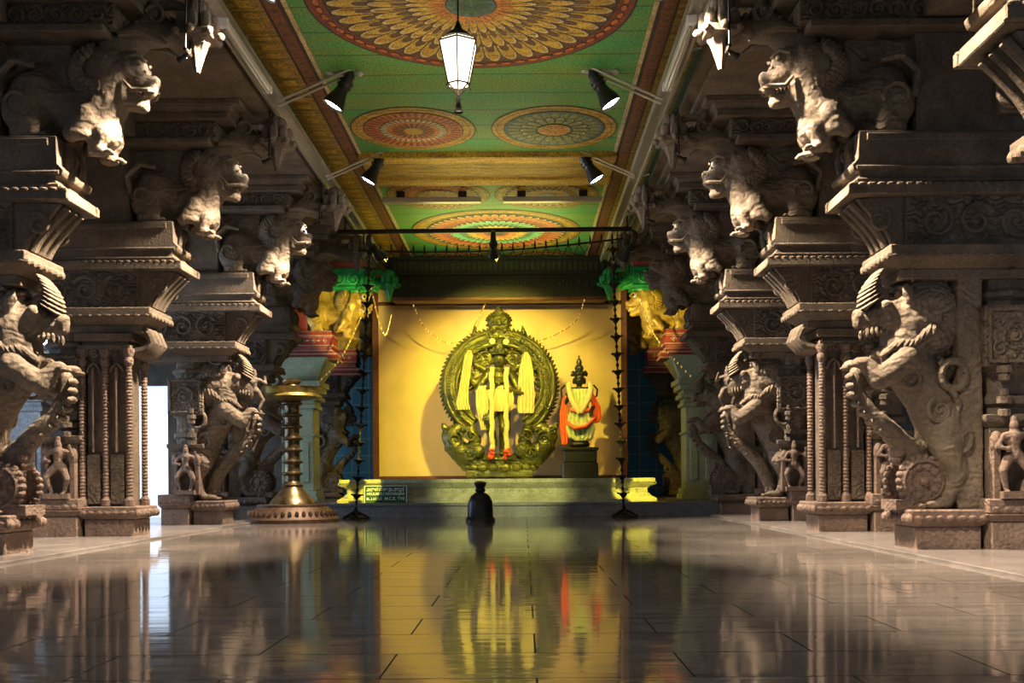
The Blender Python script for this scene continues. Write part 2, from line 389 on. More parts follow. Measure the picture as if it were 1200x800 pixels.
def figure(mb, c, h, pose=0, s=1, fz=1):
    """small dancing human figure, base centre c, height h; s mirrors the pose"""
    c = Vector(c)
    def P(x, y, z): return c + Vector((x * h * s, y * h * fz, z * h))
    def C(a, ra, b_, rb): mb.tube([P(*a), P(*b_)], [ra * h, rb * h], 10, 1.0, True, True)
    C((0, 0, .50), .095, (.02, 0, .60), .075); C((.02, 0, .60), .075, (0, 0, .74), .10)
    C((-.10, 0, .75), .055, (.11, 0, .75), .055); C((0, 0, .78), .04, (.01, 0, .84), .04)
    mb.ell(P(.01, -.01, .885), (.062 * h, .065 * h, .075 * h)); mb.ell(P(.01, 0, .965), (.05 * h, .05 * h, .06 * h))
    if pose == 0:
        L = (((-.06, 0, .48), (-.17, -.08, .27), (-.09, -.02, .04)), ((.07, 0, .48), (.19, -.08, .30), (.12, -.02, .04)))
        A = (((-.13, 0, .75), (-.26, -.04, .66), (-.22, -.10, .84)), ((.14, 0, .75), (.25, -.05, .60), (.12, -.12, .58)))
    else:
        L = (((-.05, 0, .48), (-.08, -.05, .26), (-.06, 0, .04)), ((.06, 0, .48), (.08, -.04, .26), (.07, 0, .04)))
        A = (((-.13, 0, .75), (-.20, -.03, .60), (-.10, -.10, .66)), ((.14, 0, .75), (.21, -.02, .58), (.16, -.08, .46)))
    for a, b_, d in L:
        C(a, .075, b_, .055); C(b_, .055, d, .035); mb.ell(P(d[0], d[1] - .04, d[2] - .02), (.035 * h, .075 * h, .025 * h))
    for a, b_, d in A:
        C(a, .045, b_, .036); C(b_, .036, d, .028); mb.ell(P(*d), (.035 * h, .03 * h, .04 * h))

def build_dancers():
    out = []
    for s in (-1, 1):
        m = MB(); figure(m, (.82, s * .33, .46), .60, 0, s, -s)
        nb = carve(m, .012, 2, .003, 14, 'stone_red')
        nb.box(.70, .96, min(s * .2, s * .40), max(s * .2, s * .40), .42, .475)
        nb.ell((.69, s * .30, .86), (.05, .05, .09)); nb.ell((.97, s * .30, .86), (.05, .05, .09))
        nb.box(.66, .71, min(s * .25, s * .33), max(s * .25, s * .33), .42, .80); nb.box(.94, .99, min(s * .25, s * .33), max(s * .25, s * .33), .42, .80)
        out.append(nb.mesh('dancer_figure'))
    return out

def build_rider():
    out = []
    for c, h, s in (((-.30, 0, 1.52), .55, 1), ((-.20, 0, .98), .54, -1)):
        m = MB(); figure(m, c, h, 0, s, 1); m.ell((c[0] + .10, 0, c[2] + .3), (.12, .08, .2))
        out.append(carve(m, .012, 2, .004, 14, 'stone').mesh('attendant_figure'))
    return out

def build_lion():
    m = MB()
    cap(m, (-.58, 0, 3.58), .19, (-.15, 0, 3.64), .19); m.ell((-.10, 0, 3.66), (.26, .23, .27))
    cap(m, (-.58, 0, 3.56), .20, (-.70, 0, 3.84), .20); m.ell((-.65, 0, 3.87), (.24, .235, .25))
    m.ell((-.82, 0, 3.93), (.17, .165, .17)); cap(m, (-.84, 0, 3.88), .13, (-.97, 0, 3.79), .10)
    m.ell((-1.045, 0, 3.835), (.04, .07, .05)); cap(m, (-.82, 0, 3.70), .09, (-.95, 0, 3.635), .055)
    m.ell((-.62, 0, 3.45), (.16, .17, .17))
    for s in (-1, 1):
        m.ell((-.90, s * .10, 3.955), (.06, .045, .045)); m.ell((-.76, s * .15, 4.00), (.035, .03, .07), (-.3, 'Y'))
        cap(m, (-.55, s * .16, 3.50), .10, (-.44, s * .19, 3.36), .07); m.ell((-.50, s * .19, 3.355), (.10, .06, .045))
        cap(m, (-.66, s * .12, 3.38), .08, (-.60, s * .12, 3.27), .06); m.ell((-.63, s * .12, 3.24), (.09, .06, .045))
        m.ell((-.05, s * .18, 3.56), (.17, .09, .19)); cap(m, (-.12, s * .19, 3.45), .09, (-.02, s * .19, 3.37), .07); m.ell((-.10, s * .19, 3.355), (.13, .06, .04))
    m.box(-.40, .15, -.07, .07, 3.32, 4.12)
    nb = carve(m, .017, 3, .008, 11.0, 'stone_figure')
    for s in (-1, 1):
        for k in range(5):
            q = .46 + .12 * k; n = 9 + 3 * k; yk = .235 * math.sqrt(1 - q * q)
            for i in range(n):
                a = -1.9 + 3.4 * (i + .5 * (k % 2)) / n
                nb.ell((-.63 + .24 * q * math.cos(a), s * (yk + .010), 3.87 + .25 * q * math.sin(a)), (.036, .017, .024), (-a, 'Y'), 7, 5)
        for i in range(5): nb.ell((-.86 - .03 * i, s * .075, 3.735 - .006 * i), (.013, .015, .026), None, 8, 6)
        nb.ell((-.945, s * .115, 3.955), (.03, .03, .028), None, 8, 6); nb.tube([(-.99, s * .05, 3.98), (-.94, s * .13, 4.01), (-.86, s * .16, 3.98)], [.014, .022, .012], 6); nb.tube([(-1.06, s * .03, 3.76), (-1.02, s * .10, 3.74), (-.90, s * .13, 3.73), (-.84, s * .15, 3.80)], [.016, .02, .02, .012], 6)
        nb.spiral(-.04, s * .255, 3.60, .12, 1.4, 3.6, .02, s); nb.tube([(.1, s * .2, 3.6), (.14, s * .22, 3.8), (.0, s * .22, 3.93), (-.16, s * .21, 3.9)], [.035, .03, .03, .025], 8)
        for i in range(3): nb.ell((-.72, s * .12 + (i - 1) * .036, 3.235), (.03, .014, .018), None, 8, 6); nb.ell((-.24, s * .19 + (i - 1) * .036, 3.35), (.03, .014, .018), None, 8, 6)
    for i in range(6): nb.ell((-.99 + .034 * i, 0, 3.90 + .018 * i), (.014, .09 + .006 * i, .02), None, 10, 6)
    return nb.mesh('lion')

def build_pendant():
    m = MB('stone')
    m.tube([(-.72, 0, 3.84), (-.84, 0, 3.95), (-1.0, 0, 4.03), (-1.2, 0, 4.03), (-1.42, 0, 4.02)], [.15, .14, .11, .09, .11], 12)
    m.tube([(-.84, 0, 4.0), (-1.00, 0, 4.10), (-1.10, 0, 4.22), (-1.06, 0, 4.36), (-.94, 0, 4.42)], [.09, .075, .06, .055, .05], 10)
    for k in range(5): m.ell((-.86 - .09 * k, 0, 4.09 + .012 * k), (.03, .10 - .008 * k, .035), None, 10, 6)
    for s in (-1, 1):
        m.spiral(-1.10, s * .06, 4.16, .085, 1.4, 0.4, .022, s); m.ell((-1.22, s * .07, 4.0), (.07, .03, .045))
        m.tube([(-.84, s * .15, 3.98), (-1.0, s * .16, 3.99), (-1.14, s * .12, 3.95), (-1.22, s * .13, 3.90)], [.03, .035, .026, .012], 8)
    m.grid([[(-1.42 + r * math.cos(PI / 4 + k * PI / 2), r * math.sin(PI / 4 + k * PI / 2), z) for k in range(4)] for r, z in ((.10, 3.95), (.19, 3.99), (.19, 4.035), (.14, 4.07), (.10, 4.10))])
    m.lathe([(.02, 3.72), (.035, 3.78), (.06, 3.86), (.085, 3.925), (.10, 3.94), (.10, 3.96), (.06, 3.97)], (-1.42, 0, 0), 16, .10, 8)
    for k in range(8):
        a = k * PI / 4
        m.ell((-1.42 + .135 * math.cos(a), .135 * math.sin(a), 4.10), (.05, .035, .085), (0, 'Y'), 8, 6)
        m.ell((-1.42 + .07 * math.cos(a), .07 * math.sin(a), 4.20), (.045, .04, .09), None, 8, 6)
        m.ell((-1.42 + .19 * math.cos(a), .19 * math.sin(a), 4.01), (.035, .035, .035), None, 8, 6)
    m.ell((-1.42, 0, 4.23), (.06, .06, .09)); m.tube([(-1.36, 0, 4.22), (-1.25, 0, 4.27), (-1.1, 0, 4.26)], [.045, .04, .045], 8)
    return m.mesh('pendant_bracket')

def molded(mb, x0, x1, y0, y1, levels):
    """stack of levels (z0, z1, overhang)"""
    for z0, z1, e in levels: mb.box(x0 - e, x1 + e, y0 - e, y1 + e, z0, z1)

def build_plinth():
    m = MB('stone_red')
    molded(m, .08, .60, -.24, .24, [(0, .20, 0)]); m.frus(.08, .60, -.24, .24, .20, .25, .06); m.box(.02, .66, -.30, .30, .25, .335)
    molded(m, .64, 1.12, -.32, .32, [(0, .24, 0)]); m.frus(.64, 1.12, -.32, .32, .24, .30, .05); m.box(.60, 1.16, -.36, .36, .30, .42)
    for s in (-1, 1):
        for i in range(7): m.ell((.08 + .085 * i, s * .285, .268), (.042, .028, .03), None, 8, 6)
        for i in range(6): m.ell((.66 + .09 * i, s * .345, .335), (.045, .026, .034), None, 8, 6)
    for i in range(7): m.ell((.02, -.27 + .09 * i, .26), (.035, .045, .045), None, 8, 6)
    return m.mesh('plinth', True, .012)

def build_pier():
    m = MB('stone_carved', 'stone')
    m.use('stone'); x0, x1, y = .66, 1.04, .25
    m.box(x0, x1, -y, y, .40, .98); m.frus(x0, x1, -y, y, .98, 1.03, .05)
    m.box(x0 - .05, x1 + .05, -y - .05, y + .05, 1.03, 1.08)
    m.lathe([(.20, 1.08), (.20, 1.14), (.24, 1.17), (.24, 1.22), (.20, 1.25), (.20, 1.42), (.25, 1.45), (.25, 1.48)], ((x0 + x1) / 2, 0, 0), 8)
    m.use('stone_carved'); m.box(x0 - .04, x1 + .04, -y - .03, y + .03, 1.46, 1.94)
    m.use('stone')
    for s in (-1, 1):
        yy = s * (y + .03)
        for a, b_, c, d in ((x0 - .02, x1 + .02, 1.48, 1.51), (x0 - .02, x1 + .02, 1.89, 1.92)): m.box(a, b_, min(yy, yy + s * .02), max(yy, yy + s * .02), c, d)
        for a in (x0 - .02, x1 - .01): m.box(a, a + .03, min(yy, yy + s * .02), max(yy, yy + s * .02), 1.48, 1.92)
        m.spiral(x0 + .19, yy, 1.70, .13, 1.7, 1.0, .022, s); m.spiral(x0 + .08, yy, 1.60, .06, 1.2, 2.0, .016, -s); m.spiral(x0 + .31, yy, 1.80, .06, 1.2, 5.0, .016, -s)
        m.spiral(x0 + .30, yy, 1.58, .05, 1.2, 0.0, .014, s); m.spiral(x0 + .07, yy, 1.81, .05, 1.2, 3.0, .014, s)
        # corner turret with bud, beside the dancer
        for k, r in ((0, .05), (.10, .06), (.16, .035), (.28, .045), (.34, .06), (.42, .03)):
            m.lathe([(r, 0), (r, .06)], (x0 + .10, s * (y + .04), 1.06 + k), 8)
    m.lathe([(.21, 1.94), (.21, 1.99), (.25, 2.02), (.25, 2.06), (.20, 2.08), (.20, 2.16), (.26, 2.22)], ((x0 + x1) / 2, 0, 0), 8)
    return m.mesh('pier', True, .008)

def build_capital():
    m = MB('stone', 'stone_carved')
    m.box(-.02, 1.12, -.22, .22, 2.16, 2.24); m.frus(-.02, 1.12, -.22, .22, 2.24, 2.32, .10)
    m.box(-.14, 1.24, -.34, .34, 2.32, 2.41)
    m.use('stone_carved'); m.box(.02, 1.10, -.23, .23, 2.41, 2.82)
    m.use('stone')
    # curved scroll bracket on the aisle side
    out = [(.05, 2.41)] + [(-.08 - .28 * t ** 1.4, 2.41 + .40 * t + .02 * math.sin(6 * t)) for t in [i / 8 for i in range(9)]] + [(.05, 2.82)]
    m.prism(out, -.20, .20)
    for yy in (-.12, 0, .12): m.tube([(-.10 - .28 * t ** 1.4, yy, 2.43 + .36 * t) for t in [i / 8 for i in range(9)]], .04, 8)
    for s in (-1, 1):
        m.scrolls(.10, 1.05, 2.45, 2.78, s * .235, .026, 3); m.spiral(-.18, s * .20, 2.64, .10, 1.3, 1.0, .024, s)
    for s in (-1, 1):
        for i in range(14): m.ell((-.10 + .10 * i, s * .33, 2.325), (.046, .016, .018), None, 8, 5)
    for i in range(7): m.ell((-.14, -.30 + .10 * i, 2.33), (.03, .04, .035), None, 8, 5)
    return m.mesh('capital', True, .008)

CORB = [(-.36, 3.32), (-.37, 3.10), (-.42, 3.05), (-.40, 3.00), (-.35, 3.0), (-.36, 2.96), (-.41, 2.92), (-.44, 2.90), (-.45, 2.81), (1.7, 2.81), (1.7, 3.32)]
def build_corbel():
    m = MB('stone'); m.prism(CORB, -.27, .27)
    for s in (-1, 1):
        for z, w in ((3.03, .02), (2.93, .02)): m.tube([(-.38, s * .27, z), (1.3, s * .27, z)], w, 6)
        m.box(-.46, 1.3, min(s * .27, s * .31), max(s * .27, s * .31), 2.81, 2.89)
        for i in range(22): m.ell((-.42 + .075 * i, s * .302, 2.893), (.034, .012, .014), None, 8, 5)
        m.box(-.30, 1.2, min(s * .27, s * .285), max(s * .27, s * .285), 3.24, 3.30)
    m.spiral(-.36, 0, 3.18, .06, 1.2, 0, .03)
    for s in (-1, 1): m.tube([(-.36, s * .12, 3.28), (-.40, s * .12, 3.18), (-.38, s * .12, 3.08)], .035, 8)
    return m.mesh('corbel', True, .010)

def build_entab():
    m = MB('stone', 'stone_carved')
    m.box(.12, 1.7, -.20, .20, 3.32, 4.12)
    m.box(-.75, 1.7, -.32, .32, 4.12, 4.18); m.use('stone_carved').box(-.82, 1.7, -.27, .27, 4.18, 4.36)
    m.use('stone').box(-.98, 1.7, -.34, .34, 4.36, 4.43); m.frus(-.98, 1.7, -.32, .32, 4.43, 4.50, .04); m.box(-1.10, 1.7, -.38, .38, 4.50, 4.56)
    for s in (-1, 1): m.scrolls(-.78, 1.2, 4.19, 4.35, s * .275, .018, 9)
    return m.mesh('entablature', True, .008)

def build_colonnettes():
    m = MB('stone_red', 'stone_carved', 'stone')
    m.use('stone').box(.17, .58, -.18, .18, .33, 1.98)
    m.use('stone_red')
    for x in (.13, .375, .62):
        for y in (-.22, .22):
            pr = [(.055, .335), (.055, .40), (.04, .42)]
            z = .44
            while z < 1.80: pr += [(.030, z), (.038, z + .017), (.030, z + .034)]; z += .036
            pr += [(.05, 1.83), (.055, 1.87), (.04, 1.90), (.06, 1.95), (.06, 1.99)]
            m.lathe(pr, (x, y, 0), 10)
    for y in (-.22, .22):
        m.use('stone_carved')
        for a in (.19, .435): m.box(a, a + .13, y - .02, y + .02, .36, .88)
        m.use('stone_red')
        for a in (.255, .50):
            m.tube([(a - .07, y, 1.74), (a - .05, y, 1.80), (a, y, 1.84), (a + .05, y, 1.80), (a + .07, y, 1.74)], .016, 6)
            for k in range(4): m.spiral(a, y * 1.05, .42 + .12 * k, .055, 1.4, k, .012, 1 if k % 2 else -1)
            m.box(a - .012, a + .012, y - .03, y + .03, .90, 1.80)
    m.use('stone')
    molded(m, .16, .60, -.19, .19, [(1.98, 2.03, .06), (2.03, 2.07, .02), (2.07, 2.15, .08)])
    for s in (-1, 1):
        m.scrolls(.12, .64, 1.90, 2.0, s * .25, .012, 5)
    # leaf bracket reaching to the aisle
    for yy in (-.14, 0, .14): m.tube([(.12, yy, 1.95), (-.02, yy, 1.98), (-.10, yy, 2.06), (-.06, yy, 2.16), (.05, yy, 2.2)], [.05, .06, .06, .05, .05], 8)
    return m.mesh('colonnette_cluster', True, .006)

def build_plainpillar(mat):
    m = MB(mat)
    molded(m, -.02, .56, -.28, .28, [(0, .10, .08), (.10, .20, .05)])
    m.box(-.02, .56, -.28, .28, .20, 1.70)
    for e, z0, z1 in ((.04, 1.20, 1.24), (.05, 1.70, 1.78), (.02, 1.78, 1.85), (.09, 1.85, 1.93), (.05, 1.93, 2.0), (.12, 2.0, 2.10), (.16, 2.10, 2.2)): m.box(-.02 - e, .56 + e, -.28 - e, .28 + e, z0, z1)
    m.frus(-.10, .64, -.30, .30, 2.2, 2.62, .22)
    for s in (-1, 1):
        for a in (.06, .34): m.box(a, a + .14, min(s * .28, s * .30), max(s * .28, s * .30), .35, 1.10)
    return m.mesh('shaft', True, .012)

YALI, WHEEL, DANCER, RIDER = build_yali(), build_wheel(), build_dancers(), build_rider()
LION, PEND, PLINTH, PIER = build_lion(), build_pendant(), build_plinth(), build_pier()
CAPI, CORBEL, ENTAB, COLN = build_capital(), build_corbel(), build_entab(), build_colonnettes()

def remat(me, name, mats):
    c = me.copy(); c.name = name
    for i, k in enumerate(mats): c.materials[i] = MATS[k]
    return c
def column(side, y, kind, label, group='carved columns along the aisle'):
    root = thing('carved_column', label, 'column', (3.45 - .2 * (y < 6) if side > 0 else (-3.44 if kind == 'rider' else -3.58), y + .32, 0), 0 if side > 0 else PI, group)
    A = lambda n, me: node(n, me, root)
    pl_ = A('plinth', PLINTH); A('capital', CAPI); A('corbel', CORBEL); A('lion', LION); A('entablature', ENTAB); node('pendant_bracket', PEND, root, (.03, 0, .19))
    p = A('pier', PIER)
    if kind == 'rider': pl_.scale = (.76, 1, 1); p.location = (-.31, 0, 0)
    [node('dancer_figure', d, p) for d in DANCER]
    if kind == 'yali': y_ = A('rearing_lion', YALI); node('wheel', WHEEL, y_)
    elif kind == 'rider': y_ = A('rearing_lion', YALI); [node('attendant_figure', d, y_) for d in RIDER]
    else: A('colonnette_cluster', COLN)
    return root
ROW = [4.95, 8.0, 10.67, 13.33, 16.0, 18.67, 21.33]
column(1, ROW[0], 'col', 'dark granite column nearest on the right, only its sunlit corbel end showing at top corner')
column(1, ROW[1], 'yali', 'brown granite column with rearing mythical lion over a carved wheel, front of right row')
column(1, ROW[2], 'col', 'reddish granite column with slender beaded colonnettes, behind the right wheel lion column')
column(1, ROW[3], 'rider', 'granite column with stacked attendant figures on rearing lion, right row past the colonnettes')
column(1, ROW[4], 'yali', 'shadowed dark column at right beside the pale green pillar')
column(-1, ROW[0], 'col', 'dark granite column closest to the viewer in the left row')
column(-1, ROW[1], 'yali', 'granite column with rearing mythical lion cut by the left picture edge')
column(-1, ROW[2], 'col', 'granite column with beaded colonnettes beside the white daylight gap, left row')
column(-1, ROW[3], 'rider', 'granite column with rearing lion and attendants just left of the brass lamp stand')
column(-1, ROW[4], 'yali', 'shadowed dark column directly behind the brass lamp stand on the left')

# painted shrine columns (rows 5 and 6)
def build_painted_corbel():
    m = MB('red_paint', 'pink_paint', 'white_paint')
    prof = [(-.36, 3.32), (-.36, 3.24), (-.38, 3.22), (-.38, 3.06), (-.36, 3.04), (-.36, 2.96), (-.44, 2.91), (-.46, 2.78), (1.2, 2.78), (1.2, 3.32)]
    m.prism(prof, -.27, .27)
    m.use('pink_paint'); e = .012
    for z0, z1, x in ((3.22, 3.25, -.39), (3.04, 3.07, -.39), (2.95, 2.98, -.37), (2.88, 2.92, -.45), (2.78, 2.82, -.47)): m.box(x, 1.2, -.285, .285, z0, z1)
    m.use('white_paint')
    for s in (-1, 1):
        for i in range(7):
            cx = -.22 + .2 * i; y = s * .272
            m.tube([(cx + .05 * math.cos(a), y, 3.145 + .05 * math.sin(a)) for a in [k * PI / 2 for k in range(5)]], .009, 6)
            m.ell((cx, y, 3.145), (.016, .012, .016), None, 8, 5); m.ell((cx + .10, y, 3.145), (.03, .01, .012), None, 8, 5)
        for z in (3.31, 3.20, 3.00, 2.89): m.box(-.37, 1.2, -.277, .277, z, z + .012)
    return m.mesh('corbel', True, .006)
PCORB = build_painted_corbel()
GLION = remat(LION, 'lion_gold', ['gold_paint'])
def build_lion_face():
    out = []
    for s in (-1, 1):
        m = MB('white_paint', 'eye_black'); m.ell((-.915, s * .125, 3.955), (.045, .04, .04)); m.use('eye_black').ell((-.945, s * .145, 3.957), (.022, .026, .022)); out.append(('eye', m.mesh('eye')))
        m = MB('white_paint'); m.tube([(-.82, s * .085, 3.77), (-1.02, s * .08, 3.74)], .012, 6)
        for i in range(6): m.ell((-.84 - .032 * i, s * .085, 3.75 - .006 * i), (.016, .02, .035), None, 8, 6)
        out.append(('teeth', m.mesh('teeth')))
    m = MB('red_paint'); m.ell((-.88, 0, 3.73), (.10, .07, .03)); out.append(('tongue', m.mesh('tongue')))
    return out
LFACE = build_lion_face()
GPEND = remat(PEND, 'pendant_green', ['green_enamel'])
def build_green_panel():
    m = MB('green_enamel', 'gold_paint', 'red_paint')
    m.box(-.95, 1.2, -.26, .26, 4.12, 4.45); m.box(-1.0, 1.2, -.30, .30, 4.08, 4.13); m.box(-1.0, 1.2, -.30, .30, 4.42, 4.46)
    for s in (-1, 1): m.scrolls(-.92, 1.1, 4.14, 4.41, s * .265, .03, 4)
    m.use('red_paint'); m.frus(-.95, 1.2, -.26, .26, 4.46, 4.60, .05)
    m.use('gold_paint'); m.box(-1.0, 1.2, -.31, .31, 4.60, 4.63)
    m.use('red_paint'); m.box(.10, 1.2, -.2, .2, 3.32, 4.1)
    return m.mesh('entablature', True, .006)
GPANEL = build_green_panel()
PILLAR = build_plainpillar('stone_green')
def painted(side, y, kind, label):
    root = thing('painted_column', label, 'column', (side * 3.42, y + .32, 0.2), 0 if side > 0 else PI, 'painted columns framing the shrine')
    A = lambda n, me, z=-0.2: node(n, me, root, (0, 0, z))
    if kind == 'pillar': A('shaft', PILLAR, 0)
    else:
        A('plinth', PLINTH); y_ = A('rearing_lion', YALI); node('wheel', WHEEL, y_); A('capital', CAPI); A('pier', PIER)
    A('corbel', PCORB); l = A('lion', GLION); [node(n_, f_, l) for n_, f_ in LFACE]; A('entablature', GPANEL); node('pendant_bracket', GPEND, root, (.04, 0, -.02))
    return root
painted(1, ROW[5], 'pillar', 'pale green pillar with red banded corbel, gold lion and green bracket, right of shrine')
painted(-1, ROW[5], 'pillar', 'pillar with red banded corbel, gold lion and green bracket, left of shrine')
painted(1, ROW[6], 'yali', 'stone lion column with small red corbel just right of the yellow backdrop')
painted(-1, ROW[6], 'yali', 'stone lion column with small red corbel just left of the yellow backdrop')

# ------------------------------------------------------------------ setting
m = MB('floor_marble'); m.box(-12, 12, -6, 26, -.2, 0); struct('floor', m.mesh('floor', False))
m = MB('border_marble')
for s in (-1, 1): m.box(min(s * 3.34, s * 9), max(s * 3.34, s * 9), 2, 16.2, -.01, .022)
struct('trim_1', m.mesh('border', False, .006))
m = MB('stone_step'); m.box(-4.9, 4.9, 16.3, 24, -.01, .2); m.box(-4.92, 4.92, 16.28, 16.6, .17, .215)
struct('trim_2', m.mesh('step', False, .008))

# painted ceiling
CZ = 4.8
def medallion(mb, cx, cy, R, spec):
    z = CZ - .004
    def poly(pts, mat):
        mb.use(mat); mb.face([mb.bm.verts.new((cx + x * R, cy + y * R, z)) for x, y in pts])
    for it in spec:
        if it[0] == 'disc':
            _, r, mat = it; poly([(r * math.cos(2 * PI * i / 64), r * math.sin(2 * PI * i / 64)) for i in range(64)], mat)
        elif it[0] == 'ring':
            _, r0, r1, mat = it; mb.use(mat)
            a = [mb.bm.verts.new((cx + R * r0 * math.cos(2 * PI * i / 64), cy + R * r0 * math.sin(2 * PI * i / 64), z)) for i in range(64)]
            b_ = [mb.bm.verts.new((cx + R * r1 * math.cos(2 * PI * i / 64), cy + R * r1 * math.sin(2 * PI * i / 64), z)) for i in range(64)]
            for i in range(64): j = (i + 1) % 64; mb.face((a[i], a[j], b_[j], b_[i]))
        elif it[0] == 'beads':
            _, n, r, br_, mat, lng = it
            for k in range(n):
                a = 2 * PI * k / n; ca, sa = math.cos(a), math.sin(a)
                pts = []
                for i in range(10):
                    t = 2 * PI * i / 10; dx, dy = br_ * math.cos(t), br_ * lng * math.sin(t)
                    pts.append(((r + dx) * ca - dy * sa, (r + dx) * sa + dy * ca))
                poly(pts, mat)
        else:
            _, n, r0, r1, mats = it
            zz = z
            for q, (mat, aw, f0, f1) in enumerate(mats):
                z = zz - .0016 * q
                for k in range(n):
                    a = 2 * PI * k / n; h = PI / n * aw; pts = []
                    ra, rb = r0 + (r1 - r0) * f0, r0 + (r1 - r0) * f1
                    for i in range(9):
                        s = -1 + 2 * i / 8
                        rr_ = ra + (rb - ra) * (1 - .30 * abs(s) ** 2.4)
                        pts.append((rr_ * math.cos(a + h * s), rr_ * math.sin(a + h * s)))
                    pts += [(ra * math.cos(a + h), ra * math.sin(a + h)), (ra * math.cos(a - h), ra * math.sin(a - h))]
                    poly(pts, mat)
        z -= .002
PET = lambda body, base: [('c_dark', 1.0, 0, 1.0), ('c_cream', .90, 0, .97), (body, .84, 0, .88), (base, .60, 0, .50)]
BIG = [('disc', 1, 'c_dark'), ('disc', .985, 'c_red'), ('beads', 60, .93, .026, 'c_dark', 1.9), ('beads', 60, .93, .019, 'c_orange', 2.0), ('disc', .885, 'c_dark'), ('disc', .875, 'c_brown'),
       ('p', 44, .56, .875, PET('c_yellow', 'c_brown')), ('disc', .62, 'c_brown'), ('p', 44, .34, .63, PET('c_yellow', 'c_brown')), ('disc', .38, 'c_brown'),
       ('p', 36, .12, .40, PET('c_yellow', 'c_orange')), ('disc', .155, 'c_dark'), ('disc', .145, 'c_teal'), ('p', 12, .02, .13, [('c_dkgreen', .8, 0, 1)])]
SM_RED = [('disc', 1, 'c_dark'), ('disc', .98, 'c_yellow'), ('ring', .90, .91, 'c_brown'), ('disc', .80, 'c_dark'), ('disc', .785, 'c_orange'), ('p', 40, .60, .78, [('c_red', .55, 0, 1)]), ('p', 34, .34, .56, [('c_dark', 1, 0, 1), ('c_cream', .75, 0, .93)]),
          ('disc', .42, 'c_orange'), ('p', 20, .16, .36, [('c_brown', .7, 0, 1)]), ('disc', .15, 'c_yellow')]
SM_OLV = [('disc', 1, 'c_dark'), ('disc', .98, 'c_yellow'), ('ring', .90, .91, 'c_brown'), ('disc', .80, 'c_dark'), ('disc', .785, 'c_teal'), ('p', 28, .50, .74, [('c_olive', .8, 0, 1)]), ('p', 18, .30, .56, [('c_dkgreen', 1, 0, 1), ('c_cream', .7, 0, .9), ('c_olive', .7, 0, .75)]),
          ('disc', .26, 'c_yellow'), ('p', 9, .06, .22, [('c_orange', .6, 0, 1)])]
SM_PURP = [('disc', 1, 'c_dark'), ('disc', .98, 'c_ochre'), ('beads', 40, .89, .035, 'c_yellow', 1.3), ('disc', .79, 'c_red'), ('p', 34, .48, .77, [('c_dark', 1, 0, 1), ('c_cream', .85, 0, .95), ('c_orange', .8, 0, .8)]), ('disc', .42, 'c_red'), ('p', 20, .16, .4, PET('c_yellow', 'c_orange'))]
SM_GOLD = [('disc', 1, 'c_dark'), ('disc', .98, 'c_ochre'), ('beads', 40, .89, .035, 'c_yellow', 1.3), ('disc', .79, 'c_brown'), ('p', 30, .44, .77, PET('c_yellow', 'c_brown')), ('disc', .46, 'c_brown'), ('p', 22, .2, .46, PET('c_yellow', 'c_orange')), ('disc', .2, 'c_teal')]
MID = [('disc', 1, 'c_dark'), ('disc', .985, 'c_ochre'), ('beads', 64, .91, .03, 'c_yellow', 1.4), ('disc', .83, 'c_dark'), ('p', 48, .52, .82, PET('c_orange', 'c_red')), ('disc', .56, 'c_dark'), ('p', 40, .32, .57, PET('c_mint', 'c_dkgreen')),
       ('disc', .36, 'c_dark'), ('p', 32, .14, .37, PET('c_yellow', 'c_orange')), ('disc', .15, 'c_red'), ('disc', .10, 'c_dark')]
m = MB('c_green')
m.box(-2.25, 2.25, -3, 19.9, CZ, CZ + .2)
for s in (-1, 1):
    def strip(a, b_, mat, dz, y0=-3, y1=19.9): m.use(mat).box(min(s * a, s * b_), max(s * a, s * b_), y0, y1, CZ - dz, CZ)
    strip(1.62, 1.66, 'c_cream', .02); strip(1.66, 1.70, 'c_dark', .016); strip(1.70, 1.82, 'c_red', .02); strip(1.715, 1.805, 'c_rust', .022)
    strip(1.82, 1.84, 'c_dark', .026); strip(1.84, 2.14, 'c_ochre', .03); strip(2.14, 2.30, 'c_dkgreen', .07)
    for k in range(100):      # small painted flowers along the border
        yy = -2.8 + k * .225
        m.use('c_brown').box(s * 1.76 - .02, s * 1.76 + .02, yy, yy + .05, CZ - .024, CZ - .01)
        m.use('c_yellow').box(s * 1.99 - .07, s * 1.99 + .07, yy, yy + .13, CZ - .033, CZ - .01)
m.use('c_ochre').box(-1.66, 1.66, 13.2, 14.4, CZ - .05, CZ); m.use('c_yellow').box(-1.66, 1.66, 13.15, 13.4, CZ - .075, CZ); m.box(-1.66, 1.66, 14.15, 14.42, CZ - .075, CZ)
m.use('c_ochre').box(-1.66, 1.66, 4.0, 5.0, CZ - .05, CZ)
medallion(m, 0, 9.0, 1.47, BIG); medallion(m, -.86, 12.3, .75, SM_RED); medallion(m, .83, 12.3, .76, SM_OLV)
medallion(m, -.85, 5.75, .74, SM_OLV); medallion(m, .85, 5.75, .74, SM_RED)
medallion(m, -.80, 15.15, .77, SM_PURP); medallion(m, .80, 15.15, .77, SM_GOLD); medallion(m, 0, 17.4, 1.44, MID)
medallion(m, -.80, 19.55, .75, SM_PURP); medallion(m, .80, 19.55, .75, SM_GOLD)
struct('ceiling', m.mesh('ceiling', False))

